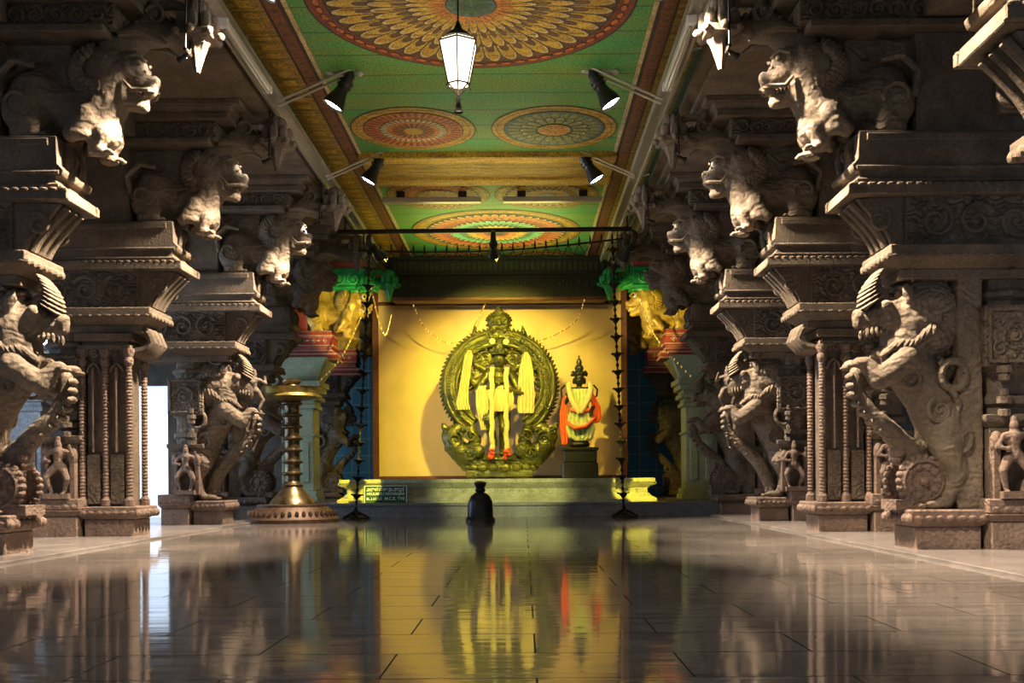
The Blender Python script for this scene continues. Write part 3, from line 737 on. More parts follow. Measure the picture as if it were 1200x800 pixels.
# stone beams along the aisle, side-aisle roofs and cross beams
m = MB('stone')
for s in (-1, 1):
    m.prism([(s * x, z) for x, z in ((2.28, 4.56), (2.28, 4.62), (2.20, 4.66), (2.20, 5.0), (4.2, 5.0), (4.2, 4.56))], -3, 24)
struct('trim_3', m.mesh('aisle_beams', False, .01))
m = MB('stone')
for s in (-1, 1): m.box(min(s * 3.6, s * 12), max(s * 3.6, s * 12), -6, 25, 4.2, 4.5)
m.box(-3.7, 3.7, 19.9, 25, 4.95, 5.2); m.box(-12, 12, -6, -2.9, 4.5, 5.2)
struct('ceiling_side', m.mesh('side_roof', False))
m = MB('stone')
for s in (-1, 1):
    for y in ROW: m.box(min(s * 4.2, s * 11), max(s * 4.2, s * 11), y + .04, y + .60, 3.45, 4.2)
struct('trim_4', m.mesh('cross_beams', False, .015))
# outer walls with openings to the daylight
m = MB('stone_pale')
m.box(-11.0, -10.6, -6, 25, 0, .9); m.box(-11.0, -10.6, -6, 25, 2.9, 4.5)
y = -6
for a, b_ in ((1.5, 3.5), (6.4, 7.6), (11.5, 13.5), (16.2, 18.8), (20.4, 22.0)):
    m.box(-11.0, -10.6, y, a, .9, 2.9); y = b_
m.box(-11.0, -10.6, y, 25, .9, 2.9)
for y0 in range(-4, 25, 3): m.box(-10.6, -10.45, y0, y0 + .5, 0, 3.45)
for z in (.3, .9, 2.0, 2.9): m.box(-10.6, -10.52, -6, 25, z, z + .08)
struct('wall_left', m.mesh('wall_left', False, .01))
m = MB('stone')
m.box(10.6, 11, -6, 25, 0, 4.5)
for y0 in range(-4, 25, 3): m.box(10.45, 10.6, y0, y0 + .5, 0, 3.45)
struct('wall_right', m.mesh('wall_right', False, .01))
m = MB('stone'); m.box(-4.6, 4.6, -6, -5.7, 0, 4.6); struct('wall_sky_block', m.mesh('wall_sky_block', False))  # unseen wall added to block sky light from behind the camera
m = MB('teal_tile', 'stone')
m.box(-4.2, 4.2, 23.0, 23.3, 0, 5); m.use('stone')
m.box(4.2, 11, 23.0, 23.3, 0, 4.5); m.box(-11, -8.75, 23.0, 23.3, 0, 4.5); m.box(-7.55, -4.2, 23.0, 23.3, 0, 4.5); m.box(-8.75, -7.55, 23.0, 23.3, 2.75, 4.5)
struct('wall_back', m.mesh('wall_back', False))
# outer piers of the side aisles
OUT = build_plainpillar('stone_pale')
def outer(side, y, label):
    r = thing('outer_pier', label, 'column', (side * 7.4 - .27, y + .3, 0), 0, 'plain piers of the outer aisles')
    node('shaft', OUT, r)
    mb = MB('stone_pale'); mb.frus(-.3, .84, -.3, .3, 2.66, 3.0, .12); mb.box(-.5, 1.04, -.42, .42, 3.0, 3.45)
    for s in (-1, 1): mb.scrolls(-.4, .9, 3.04, 3.40, s * .42, .03, 2)
    node('capital', mb.mesh('outer_capital', True, .01), r)
for i, yy in enumerate(ROW[1:]):
    if yy < 21: outer(-1, yy, ['blue lit plain pier of the outer left aisle, nearest', 'blue lit plain pier left of the colonnette column', 'plain pale pier seen past the left rearing lion', 'plain pale pier in far left aisle before the daylight gap', 'plain pale pier deep in left aisle beside the daylight gap', 'plain pale pier deepest in the left aisle'][i])
    outer(1, yy, ['plain pier of the outer right aisle, nearest', 'plain pier glimpsed behind the right wheel lion', 'plain pier glimpsed right of the reddish colonnettes', 'plain pier in the right aisle behind attendant figure column', 'plain pier deep in the right aisle', 'plain pier deepest in the right aisle'][i])

# ------------------------------------------------------------------ shrine
m = MB('ledge_stone')
lp = [(.2, 0), (.2, -.10), (.26, -.10), (.30, -.03), (.36, .04), (.44, .04), (.48, -.02), (.54, -.07), (.60, -.07), (.60, 0)]
X = 2.52
m.grid([[(-X + d, 16.85 + d, z), (X - d, 16.85 + d, z), (X - d, 21.2, z), (-X + d, 21.2, z)] for z, d in lp[1:-1]])
for i in range(48): m.ell((-X + .08 + i * .102, 16.80, .565), (.035, .025, .025), None, 8, 5)
for i in range(30): m.spiral(-X + .18 + i * .16, 16.885, .40, .05, 1.2, i, .012, 1 if i % 2 else -1, 12)
for sx in (-1, 1): m.ell((sx * (X - .10), 16.84, .30), (.11, .05, .07)); m.ell((sx * (X + .01), 16.86, .52), (.10, .06, .05))
pl = tag(node('shrine_platform', m.mesh('platform', True)), 'pale yellow lit carved stone platform under the two statues', 'platform')

bd = thing('backdrop_panel', 'tall cream yellow painted backdrop behind the statues with brown posts', 'backdrop', (0, 20.2, .6))
m = MB('backdrop_paint'); m.box(-2.42, 2.38, 0, .06, 0, 3.75); node('panel', m.mesh('panel', False), bd)
for x in (-2.47, 2.43):
    m = MB('brown_wood'); m.box(x - .06, x + .06, -.05, .10, 0, 3.8); node('post', m.mesh('post', False, .01), bd)
for z in (0, 3.42): m = MB('brown_wood'); m.box(-2.41, 2.37, -.05, 0, z, z + .06); node('rail', m.mesh('rail', False, .008), bd)

fr = thing('shrine_frieze', 'dark green carved canopy beam above the yellow backdrop', 'beam', (0, 19.3, 4.02))
m = MB('frieze_dark', 'frieze_carving'); m.box(-2.05, 2.05, 0, .35, .06, .78); m.box(-2.1, 2.1, -.05, .4, 0, .08); m.box(-2.1, 2.1, -.04, .38, .42, .47); m.box(-2.1, 2.1, -.06, .38, .70, .76)
m.use('frieze_carving')
for i in range(26): m.spiral(-1.95 + i * .156, -.005, .26, .065, 1.3, i * .7, .015, 1 if i % 2 else -1, 12)
for i in range(40): m.box(-2.0 + i * .1, -1.94 + i * .1, -.02, .02, .50, .66)
node('beam', m.mesh('beam', True), fr)
m = MB('brown_wood'); m.box(-2.0, 2.0, -.06, .30, -.07, 0); node('wood_rail', m.mesh('wood_rail', False, .01), fr)

# --- main statue
ST = thing('bronze_shrine_statue', 'large dancing deity statue inside flaming oval arch, draped in cream cloth', 'statue', (0, 18.8, .6))
# base + corner beasts
m = MB()
m.ell((0, 0, .20), (.62, .34, .14)); m.ell((0, 0, .36), (.46, .28, .10)); m.box(-.6, .6, -.3, .3, .03, .16)
for s in (-1, 1):
    m.tube([(s * .35, 0, .30), (s * .62, -.02, .40), (s * .84, -.02, .62), (s * .86, 0, .86), (s * .66, 0, 1.0)], [.20, .22, .20, .16, .10], 12, 1, True, True)
    m.ell((s * .93, 0, .72), (.13, .12, .20), (s * .35, 'Y')); m.ell((s * 1.0, 0, .92), (.06, .08, .12), (s * .5, 'Y'))
    m.tube([(s * .50, -.05, .45), (s * .45, -.12, .70), (s * .52, -.12, .92), (s * .68, -.08, .90)], [.14, .12, .10, .06], 12, 1, True, True)
    m.ell((s * .40, -.2, .50), (.14, .12, .13))
nb = carve(m, .018, 2, .016, 9, 'bronze_green')
for s in (-1, 1):
    nb.spiral(s * .80, -.20, .72, .15, 1.6, 1.0, .026, s); nb.spiral(s * .50, -.24, .78, .11, 1.5, 2.0, .022, -s); nb.spiral(s * .56, -.26, .46, .12, 1.5, 0.0, .022, s); nb.spiral(s * .97, -.13, .88, .08, 1.4, .5, .018, s)
    for i in range(9): a = .3 + i * .28; nb.ell((s * (.62 + .30 * math.cos(a)), -.16, .62 + .26 * math.sin(a)), (.04, .04, .022), (-a * s, 'Y'), 8, 6)
for i in range(18):
    a = 2 * PI * i / 18; nb.ell((.62 * math.cos(a), .34 * math.sin(a), .20), (.10, .07, .07), None, 8, 6)
node('base', nb.mesh('statue_base'), ST)
# flaming arch
m = MB('bronze_green'); CX, CZ_, AX, AZ = 0, 1.70, .90, .88
def ov(a, k=0.0): return (CX + (AX + k) * math.cos(a), CZ_ + (AZ + k) * math.sin(a))
A0, A1 = -.98, PI + .98
for k, r, fl in ((0, .125, 1.2), (.10, .04, 1), (-.12, .045, 1), (.05, .03, 1), (-.06, .03, 1)):
    pts = [ov(A0 + (A1 - A0) * i / 60, k) for i in range(61)]
    m.tube([(x, -.08 if k else 0, z) for x, z in pts], r, 10)
for i in range(70):
    a = A0 + (A1 - A0) * i / 69; x, z = ov(a, .15)
    ca, sa = math.cos(a), math.sin(a)
    m.tube([(x - .03 * ca, 0, z - .03 * sa), (x + .02 * ca, 0, z + .02 * sa), (x + .06 * ca - .02 * sa, 0, z + .06 * sa + .02 * ca)], [.05, .036, .008], 7)
for i in range(90):
    a = A0 + (A1 - A0) * i / 89; x, z = ov(a, .0); m.ell((x, -.135, z), (.022, .022, .022), None, 6, 5)
for i in range(34):
    a = A0 + (A1 - A0) * i / 33; x, z = ov(a, -.045); m.ell((x, -.09, z), (.035, .03, .018), (-a, 'Y'), 7, 5)
rn = random.Random(11)
for i in range(46):      # foliage filling the upper part of the arch
    a = -.25 + (PI + .5) * i / 45; q = .80 if i % 2 else .62
    x, z = AX * q * math.cos(a), CZ_ + AZ * q * math.sin(a)
    if z > 1.75 or (i % 3 == 0): m.spiral(x, .02, z, .085 + .02 * rn.random(), 1.4, rn.random() * 6, .028, 1 if x > 0 else -1, 14)
for s_ in (-1, 1):
    for k in range(6): m.tube([(s_ * (.42 + .07 * k), .03, 1.05 + .10 * k), (s_ * (.52 + .05 * k), .02, 1.15 + .10 * k), (s_ * (.62 + .03 * k), .02, 1.12 + .12 * k)], [.05, .045, .02], 8)
node('flaming_arch', m.mesh('flaming_arch'), ST)
m = MB()
m.ell((0, 0, 2.60), (.34, .13, .15)); m.ell((0, -.02, 2.84), (.22, .14, .20)); m.ell((0, -.02, 3.00), (.10, .09, .13)); m.ell((0, -.02, 3.10), (.04, .04, .07))
for s in (-1, 1):
    m.tube([(s * .2, 0, 2.62), (s * .36, 0, 2.60), (s * .46, 0, 2.67), (s * .43, 0, 2.80)], [.10, .09, .06, .02], 10, 1, True, True); m.ell((s * .12, -.10, 2.70), (.06, .05, .06)); m.ell((s * .22, -.06, 2.54), (.12, .08, .07))
nb = carve(m, .016, 2, .016, 11, 'bronze_green'); nb.ell((0, -.15, 2.84), (.06, .04, .07)); nb.spiral(-.10, -.15, 2.86, .06, 1.4, 0, .016, -1); nb.spiral(.10, -.15, 2.86, .06, 1.4, 3, .016, 1)
for s in (-1, 1):
    nb.spiral(s * .17, -.12, 2.62, .07, 1.4, 0, .016, s)
    for i in range(7): a = i * .5 - .3; nb.ell((s * .22 * math.cos(a), -.06, 2.86 + .19 * math.sin(a)), (.035, .04, .025), None, 8, 5)
node('finial', nb.mesh('finial'), ST)
# dancing body: one continuous figure
m = MB(); Y = -.06
def C(a, ra, b_, rb): m.tube([a, b_], [ra, rb], 12, 1, True, True)
C((0, Y, 1.35), .15, (0, Y, 1.55), .12); C((0, Y, 1.55), .12, (0, Y, 1.85), .17); C((-.2, Y, 1.92), .09, (.2, Y, 1.92), .09); C((0, Y, 1.95), .075, (0, Y, 2.05), .07)
m.ell((0, Y - .02, 2.16), (.115, .12, .145)); m.ell((0, Y - .13, 2.14), (.022, .03, .04)); m.ell((0, Y, 2.32), (.12, .11, .09)); m.ell((0, Y, 2.43), (.09, .09, .10)); m.ell((0, Y, 2.53), (.05, .05, .07))
for s in (-1, 1): m.ell((s * .125, Y, 2.13), (.025, .035, .06)); m.ell((s * .045, Y - .115, 2.185), (.022, .015, .012))
C((.07, Y, 1.33), .14, (.10, Y - .10, .92), .11); C((.10, Y - .10, .92), .11, (.05, Y, .50), .065); m.ell((.05, Y - .08, .46), (.06, .13, .05))
C((-.07, Y, 1.33), .14, (-.22, Y - .22, 1.08), .11); C((-.22, Y - .22, 1.08), .11, (-.10, Y - .16, .68), .065); m.ell((-.10, Y - .22, .62), (.06, .12, .05))
arms = [((.2, Y, 1.92), (.46, Y, 1.72), (.60, Y - .05, 1.98)), ((-.2, Y, 1.92), (-.46, Y, 1.72), (-.58, Y - .05, 2.0)),
        ((.2, Y - .04, 1.9), (.40, Y - .10, 1.55), (.20, Y - .24, 1.60)), ((-.2, Y - .04, 1.9), (-.42, Y - .10, 1.58), (-.10, Y - .26, 1.66)),
        ((.18, Y + .05, 1.94), (.44, Y + .06, 2.10), (.50, Y, 2.35)), ((-.18, Y + .05, 1.94), (-.44, Y + .06, 2.10), (-.50, Y, 2.35))]
for a, b_, d in arms:
    C(a, .075, b_, .058); C(b_, .058, d, .042)
    d = Vector(d); m.ell(d, (.05, .035, .06)); up = (d - Vector(b_)).normalized()
    for k in range(4): o_ = Vector((.026 * (k - 1.5), 0, 0)); m.tube([d + o_, d + o_ + up * (.09 - .012 * abs(k - 1.4)), d + o_ * 1.2 + up * (.13 - .014 * abs(k - 1.4)) + Vector((0, -.03, 0))], [.014, .013, .010], 6, 1, True, True)
    m.tube([d - up * .01 + Vector((.04, -.01, 0)), d + Vector((.075, -.03, 0)) + up * .05], [.015, .011], 6, 1, True, True)
for s in (-1, 1):     # flying hair locks
    for k in range(5): m.tube([(s * .10, Y + .05, 2.22 - .02 * k), (s * (.24 + .02 * k), Y + .05, 2.34 - .07 * k), (s * (.38 + .02 * k), Y + .04, 2.28 - .13 * k), (s * (.44 + .01 * k), Y + .04, 2.14 - .14 * k)], [.024, .020, .018, .012], 8, 1, True, True)
nb = carve(m, .014, 2, .006, 13, 'bronze_green')
for k in range(4):
    for s in (-1, 1): nb.tube([(s * .20, Y - .14, 1.98 - .02 * k), (s * .12, Y - .17, 1.80 - .06 * k), (0, Y - .19, 1.72 - .07 * k)], .014, 6)
nb.lathe([(.155, 2.26), (.165, 2.29), (.155, 2.32)], (0, Y, 0), 20)
for a in range(14): nb.ell((.15 * math.cos(a * .449), Y + .15 * math.sin(a * .449), 2.33), (.025, .025, .04), None, 7, 5)
node('body', nb.mesh('deity_body'), ST)
# prop the arch down to the base: side stalks
# cloths
def cloth(name, outline, y, thick=.02, folds=5, amp=.018, mat='cream_cloth'):
    """hanging cloth: rows of (z, x0, x1)"""
    mb = MB(mat); N = 22; fr_, bk = [], []
    for z, x0, x1, yy in outline:
        fr_.append([(x0 + (x1 - x0) * i / N, y + yy + amp * math.sin(2 * PI * folds * i / N + z * 2), z) for i in range(N + 1)])
        bk.append([(x0 + (x1 - x0) * i / N, y + yy + thick + amp * math.sin(2 * PI * folds * i / N + z * 2), z) for i in range(N + 1)])
    rings = [f + list(reversed(b_)) for f, b_ in zip(fr_, bk)]
    mb.grid(rings)
    return node(name, mb.mesh(name), ST)
cloth('draped_cloth', [(2.34, -.56, -.50, -.16), (2.25, -.62, -.47, -.18), (1.9, -.68, -.52, -.18), (1.6, -.74, -.56, -.17), (1.38, -.79, -.56, -.15), (1.26, -.76, -.52, -.15)], 0)
cloth('draped_cloth', [(2.30, .46, .52, -.16), (2.20, .42, .58, -.19), (1.95, .36, .62, -.20), (1.6, .34, .64, -.20), (1.3, .32, .64, -.17), (1.19, .34, .62, -.17)], 0)
cloth('waist_cloth', [(1.68, -.36, .22, -.26), (1.60, -.40, .24, -.29), (1.45, -.38, .27, -.30), (1.30, -.34, .25, -.28), (1.22, -.26, .18, -.25)], -.02, .03, 6)
cloth('waist_cloth', [(1.60, -.42, -.18, -.31), (1.3, -.42, -.20, -.32), (1.0, -.36, -.20, -.32), (.88, -.34, -.20, -.30)], -.02)
for x in (-.135, .14):
    m = MB('garland_cloth'); pts = [(x * .95 + .01 * math.sin(k), -.38 + .12 * max(0, (k - 18) / 10), .52 + k * .055) for k in range(28)]
    m.tube(pts, [.042 + .008 * (k % 2) for k in range(28)], 10)
    g = node('garland', m.mesh('garland'), ST)
    m = MB('red_flower')
    for k in range(16): m.ell((x + random.uniform(-.05, .05), -.38 + random.uniform(-.05, .04), .36 + random.uniform(0, .17)), (.035, .035, .03), None, 7, 5)
    node('tassel', m.mesh('tassel'), g)
for x, z in ((-.12, 2.50), (.13, 2.49)):
    m = MB('cream_cloth'); m.lathe([(.01, 0), (.05, .01), (.055, .03), (.02, .05)], (0, 0, 0), 14)
    o = node('flower_disc', m.mesh('flower_disc'), ST, (x, -.14, z), (PI / 2, 0, 0))

# --- small statue
SS = thing('small_deity_statue', 'small standing dark deity in orange and green cloth on black block', 'statue', (1.46, 18.7, .6))
m = MB('black_stone'); m.box(-.32, .32, -.25, .25, 0, .28); m.box(-.30, .30, -.23, .23, .28, .52); m.box(-.33, .33, -.26, .26, .50, .56); node('pedestal', m.mesh('pedestal', False, .015), SS)
m = MB()
def C(a, ra, b_, rb): m.tube([a, b_], [ra, rb], 12, 1, True, True)
m.ell((0, 0, .62), (.19, .17, .08))
C((-.08, 0, .70), .07, (-.09, 0, 1.05), .10); C((.08, 0, .70), .07, (.09, 0, 1.05), .10); C((0, 0, 1.15), .14, (0, 0, 1.30), .10); C((0, 0, 1.30), .10, (0, 0, 1.52), .14)
C((-.17, 0, 1.60), .065, (.17, 0, 1.60), .065); C((0, 0, 1.62), .05, (0, -.01, 1.70), .05); m.ell((0, -.02, 1.79), (.09, .095, .115)); m.ell((0, -.12, 1.78), (.018, .02, .03))
for s in (-1, 1):
    m.ell((s * .10, -.01, 1.77), (.025, .03, .06)); m.ell((s * .13, 0, 1.90), (.03, .03, .05)); C((s * .18, 0, 1.58), .055, (s * .28, -.04, 1.34), .045); C((s * .28, -.04, 1.34), .045, (s * .20, -.16, 1.46 if s < 0 else 1.22), .035)
    h = Vector((s * .20, -.18, 1.48 if s < 0 else 1.20)); m.ell(h, (.035, .03, .045))
    for k in range(4): m.tube([h + Vector((.02 * (k - 1.5), -.01, 0)), h + Vector((.022 * (k - 1.5), -.02, .08 * (1 if s < 0 else -1)))], [.011, .009], 6, 1, True, True)
    m.tube([h, h + Vector((-s * .05, -.02, .03))], [.012, .009], 6, 1, True, True)
m.ell((0, 0, 1.90), (.12, .11, .06)); m.ell((0, 0, 2.0), (.085, .085, .08)); m.ell((0, 0, 2.11), (.05, .05, .08)); m.ell((0, 0, 2.20), (.02, .02, .05))
nb = carve(m, .012, 2, .006, 14, 'black_stone')
for s in (-1, 1): nb.tube([(s * .26, 0, 1.70), (s * .33, 0, 1.62), (s * .32, 0, 1.50), (s * .25, 0, 1.45)], .018, 7)
for a in range(12): nb.ell((.12 * math.cos(a * .5236), .11 * math.sin(a * .5236), 1.93), (.02, .02, .035), None, 7, 5)
node('body', nb.mesh('deity_body'), SS)
ST_, ST = ST, SS
cloth('skirt', [(1.28, -.17, .17, -.17), (1.1, -.22, .22, -.19), (.9, -.25, .28, -.18), (.74, -.20, .24, -.17), (.68, -.10, .14, -.16)], 0, .03, 6, .015, 'green_cloth')
cloth('chest_cloth', [(1.62, -.16, .16, -.14), (1.5, -.17, .17, -.18), (1.35, -.14, .16, -.18), (1.24, -.13, .17, -.17)], 0, .03, 5, .012, 'green_cloth')
cloth('shawl', [(1.50, -.30, -.22, -.10), (1.2, -.36, -.22, -.10), (.9, -.36, -.21, -.10), (.62, -.33, -.22, -.08)], 0, .03, 3, .012, 'orange_cloth')
cloth('shawl', [(1.52, .20, .26, -.12), (1.3, .22, .38, -.12), (1.1, .20, .40, -.12), (1.0, .22, .34, -.10)], 0, .03, 3, .012, 'orange_cloth')
m = MB('orange_cloth'); m.tube([(-.24, -.20, 1.02), (-.1, -.24, .90), (.1, -.24, .93), (.26, -.2, 1.08)], [.06, .075, .07, .05], 10, .5); m.tube([(-.17, -.2, 1.24), (0, -.22, 1.2), (.17, -.2, 1.24)], .035, 8); node('sash', m.mesh('sash'), SS)
m = MB('garland_cloth')
for s in (-1, 1): m.tube([(s * .19, -.08, 1.72), (s * .20, -.20, 1.60), (s * .16, -.24, 1.45), (s * .08, -.25, 1.30), (s * .01, -.25, 1.18)], [.04, .05, .052, .05, .045], 10)
node('garland', m.mesh('garland'), SS)

# ------------------------------------------------------------------ objects before the shrine
LS = thing('brass_lamp_stand', 'tall brass oil lamp stand with wide dish on bronze base, left of shrine', 'lamp stand', (-2.86, 14.6, 0))
m = MB('bronze_brown'); m.lathe([(.66, 0), (.66, .05), (.63, .07), (.58, .14), (.52, .20), (.50, .22), (.50, .25), (.2, .26)], (0, 0, 0), 40)
for i in range(40): a = 2 * PI * i / 40; m.ell((.60 * math.cos(a), .60 * math.sin(a), .12), (.03, .03, .055), (a, 'Z'), 7, 5)
node('base', m.mesh('base'), LS)
m = MB('aged_brass'); pr = [(.33, .255), (.31, .30), (.25, .36), (.19, .43), (.14, .50), (.155, .53), (.12, .56)]
z = .56
while z < 1.72: pr += [(.105, z + .02), (.105, z + .10), (.145, z + .12), (.15, z + .14), (.11, z + .16)]; z += .166
pr += [(.13, z), (.15, z + .03), (.05, z + .03)]; m.lathe(pr, (0, 0, 0), 24); node('stem', m.mesh('stem'), LS); zt = z
m = MB('brass'); m.lathe([(.05, zt), (.22, zt + .02), (.37, zt + .045), (.40, zt + .06), (.385, zt + .10), (.41, zt + .17), (.425, zt + .19), (.40, zt + .19), (.36, zt + .10), (.05, zt + .08)], (0, 0, 0), 40); m.tube([(-.38, -.05, zt + .08), (-.46, -.08, zt + .10), (-.52, -.1, zt + .15)], [.04, .03, .01], 8); node('dish', m.mesh('dish'), LS)
m = MB('aged_brass'); m.lathe([(.05, zt + .08), (.10, zt + .10), (.12, zt + .20), (.10, zt + .24), (.13, zt + .27), (.13, zt + .30), (.06, zt + .33)], (0, 0, 0), 20); node('finial', m.mesh('finial'), LS)

BL = thing('dark_bell', 'dark bell shaped object on the floor before the shrine step', 'bell', (-.18, 14.5, 0))
m = MB('bell_dark'); m.lathe([(.21, 0), (.21, .03), (.195, .05), (.18, .07), (.18, .18), (.17, .28), (.13, .36), (.08, .40), (.05, .41)], (0, 0, 0), 28); node('body', m.mesh('body'), BL)
m = MB('bell_dark'); m.lathe([(.05, .40), (.075, .43), (.06, .47), (.085, .52), (.085, .55), (.03, .57)], (0, 0, 0), 20); node('handle', m.mesh('handle'), BL)

SG = thing('green_sign_board', 'small green sign board with white lettering leaning on platform', 'sign', (-1.82, 16.7, .2), 0)
m = MB('sign_green', 'sign_white'); m.box(-.36, .36, 0, .02, .02, .30); m.use('sign_white')
for x in (-.35, .335): m.box(x, x + .015, -.006, .01, .02, .30)
m.box(-.35, .35, -.006, .01, .288, .30); node('board', m.mesh('board', False), SG, (0, 0, 0), (-.10, 0, 0))
for txt, z, s in (('அருள்மிகு நடராஜர்', .215, .075), ('ARULMIGU NATARAJAR', .145, .062), ('உபயம்  M.C.E. TVE', .065, .068)):
    cu = bpy.data.curves.new('letters', 'FONT'); cu.body = txt; cu.size = s; cu.align_x = 'CENTER'; cu.extrude = .002; cu.offset = .0012
    o = bpy.data.objects.new('tmp', cu); COL.objects.link(o)
    dg = bpy.context.evaluated_depsgraph_get(); dg.update()
    ev = o.evaluated_get(dg); w = max(1e-3, ev.dimensions.x); me = bpy.data.meshes.new_from_object(ev); bpy.data.objects.remove(o)
    me.materials.clear(); me.materials.append(MATS['sign_white'])
    t = node('lettering', me, SG, (0, -.012 + (z * .1), z), (PI / 2 - .10, 0, 0)); k = .62 / w; t.scale = (k, 1, 1)

def lamp_chain(x0, x1, label):
    """iron rod of stacked oil lamp cups, from the floor up to the bar"""
    root = thing('oil_lamp_chain', label, 'lamp chain', (x1, 15.8, 0), 0, 'tall chains of oil lamps before the shrine')
    H = 4.36; n = 15; L_ = math.hypot(x0 - x1, H); tilt = math.atan2(x0 - x1, H); rot = (0, tilt, 0)
    m = MB('dark_iron'); m.lathe([(.20, 0), (.20, .015), (.06, .05), (.035, .12), (.02, .16)], (0, 0, 0), 18)
    for k in range(5): a = k * 2 * PI / 5; m.tube([(.04 * math.cos(a), .04 * math.sin(a), .10), (.14 * math.cos(a), .14 * math.sin(a), .05), (.22 * math.cos(a), .22 * math.sin(a), .01)], [.02, .016, .012], 6)
    node('base', m.mesh('base'), root)
    m = MB('dark_iron'); pr = [(.014, .1)]; z = .1
    while z < L_ - .15: pr += [(.012, z + .02), (.026, z + .05), (.026, z + .06), (.012, z + .09)]; z += .095
    m.lathe(pr + [(.014, L_)], (0, 0, 0), 8); node('rod', m.mesh('rod'), root, (0, 0, 0), rot)
    cup = MB('dark_iron'); cup.lathe([(.015, -.05), (.03, -.03), (.075, .02), (.085, .03), (.06, .028), (.015, .0)], (0, 0, 0), 14)
    for k in range(5): a = k * 2 * PI / 5; cup.ell((.085 * math.cos(a), .085 * math.sin(a), .028), (.022, .022, .014), None, 6, 5)
    cme = cup.mesh('lamp_cup')
    for k in range(n): z = .34 + k * (L_ - .6) / (n - 1); node('lamp_cup', cme, root, (z * math.sin(tilt), 0, z * math.cos(tilt)), rot)
lamp_chain(-1.90, -2.16, 'left dark iron chain of oil lamp cups rising before the shrine')
lamp_chain(1.82, 1.98, 'right dark iron chain of oil lamp cups rising before the shrine')

BR = thing('hanging_bar', 'long dark iron bar spanning the ceiling before the shrine with spiked rod', 'bar', (0, 15.72, 4.40))
m = MB('dark_iron'); m.tube([(-2.42, 0, 0), (2.12, 0, .02)], .035, 10); node('bar', m.mesh('bar'), BR)
m = MB('dark_iron'); pts = [(-2.1 + 4.1 * t, .12, -.26 - .10 * math.sin(PI * t) + .16 * t) for t in [i / 24 for i in range(25)]]; m.tube(pts, .016, 8)
for i in range(1, 24):
    x, y, z = pts[i]; m.tube([(x, y, z - .03), (x, y, z + .05), (x, y, z + .12)], [.012, .016, .004], 6); m.ell((x, y, z), (.026, .026, .026), None, 8, 6)
for x in (-2.0, 1.9): m.tube([(x, 0, 0), (x, .12, -.26)], .012, 6)
for i in range(0, 23):
    a = pts[i]; b_ = pts[i + 1]; mx = ((a[0] + b_[0]) / 2, .12, a[2] - .16); m.tube([(a[0], .12, a[2]), mx, (b_[0], .12, b_[2])], .008, 5)
node('spiked_rod', m.mesh('spiked_rod'), BR)
for x in (-2.28, 2.05):
    m = MB('dark_iron'); m.tube([(x, 0, 0), (x, 0, .36)], .012, 8); node('hanger', m.mesh('hanger'), BR)

# spotlights
def spot_body(color='black_plastic'):
    """lamp head pointing along local -z; glass at the bottom, bent neck at the back"""
    m = MB(color); m.lathe([(.02, .235), (.05, .23), (.055, .20), (.048, .15), (.062, .09), (.088, .02), (.098, -.03), (.092, -.03), (.08, .0)], (0, 0, 0), 20)
    for z in (.16, .20): m.lathe([(.045, z), (.066, z), (.066, z + .014), (.045, z + .014)], (0, 0, 0), 20)
    m.tube([(0, 0, .21), (0, 0, .27), (.0, .03, .32), (0, .09, .34), (0, .14, .32)], [.045, .045, .042, .038, .03], 10)
    g = MB('lamp_glass'); g.lathe([(.084, -.012), (.06, -.022), (.001, -.026)], (0, 0, 0), 20)
    return m.mesh('housing'), g.mesh('lens')
HOUS, LENS = spot_body()
def aim(d): return Vector(d).to_track_quat('-Z', 'Y').to_euler()
def spotlight(name, label, pos, target, power, col, size=1.6, scale=1.0, anchor=None, blend=.6, group='spotlights on the ceiling rails', lens=True, rad=.06):
    r = thing(name, label, 'spotlight', pos, 0, group)
    d = (Vector(target) - Vector(pos)).normalized(); e = aim(d)
    h = node('housing', HOUS, r, (0, 0, 0), e); h.scale = (scale,) * 3
    if lens: l = node('lens', LENS, r, (0, 0, 0), e); l.scale = (scale,) * 3
    if anchor:
        a = Vector(anchor) - Vector(pos); top = -d * .30 * scale; m = MB('steel' if scale > .7 else 'dark_iron')
        for off in (-.06, .06): m.tube([a + Vector((0, off, 0)), top + Vector((0, off, .02))], .012 * max(.7, scale), 6)
        m.tube([top + Vector((0, -.07, .02)), top + Vector((0, .07, .02))], .016, 6)
        node('arm', m.mesh('arm'), r)
    lt = bpy.data.lights.new('spot_lamp', 'SPOT'); lt.energy = power; lt.color = col; lt.spot_size = size; lt.spot_blend = blend; lt.shadow_soft_size = rad
    o = node('bulb', lt, r, d * .06 * scale, e)
    return r
WARM = (1.0, .80, .58)
Z = 4.35
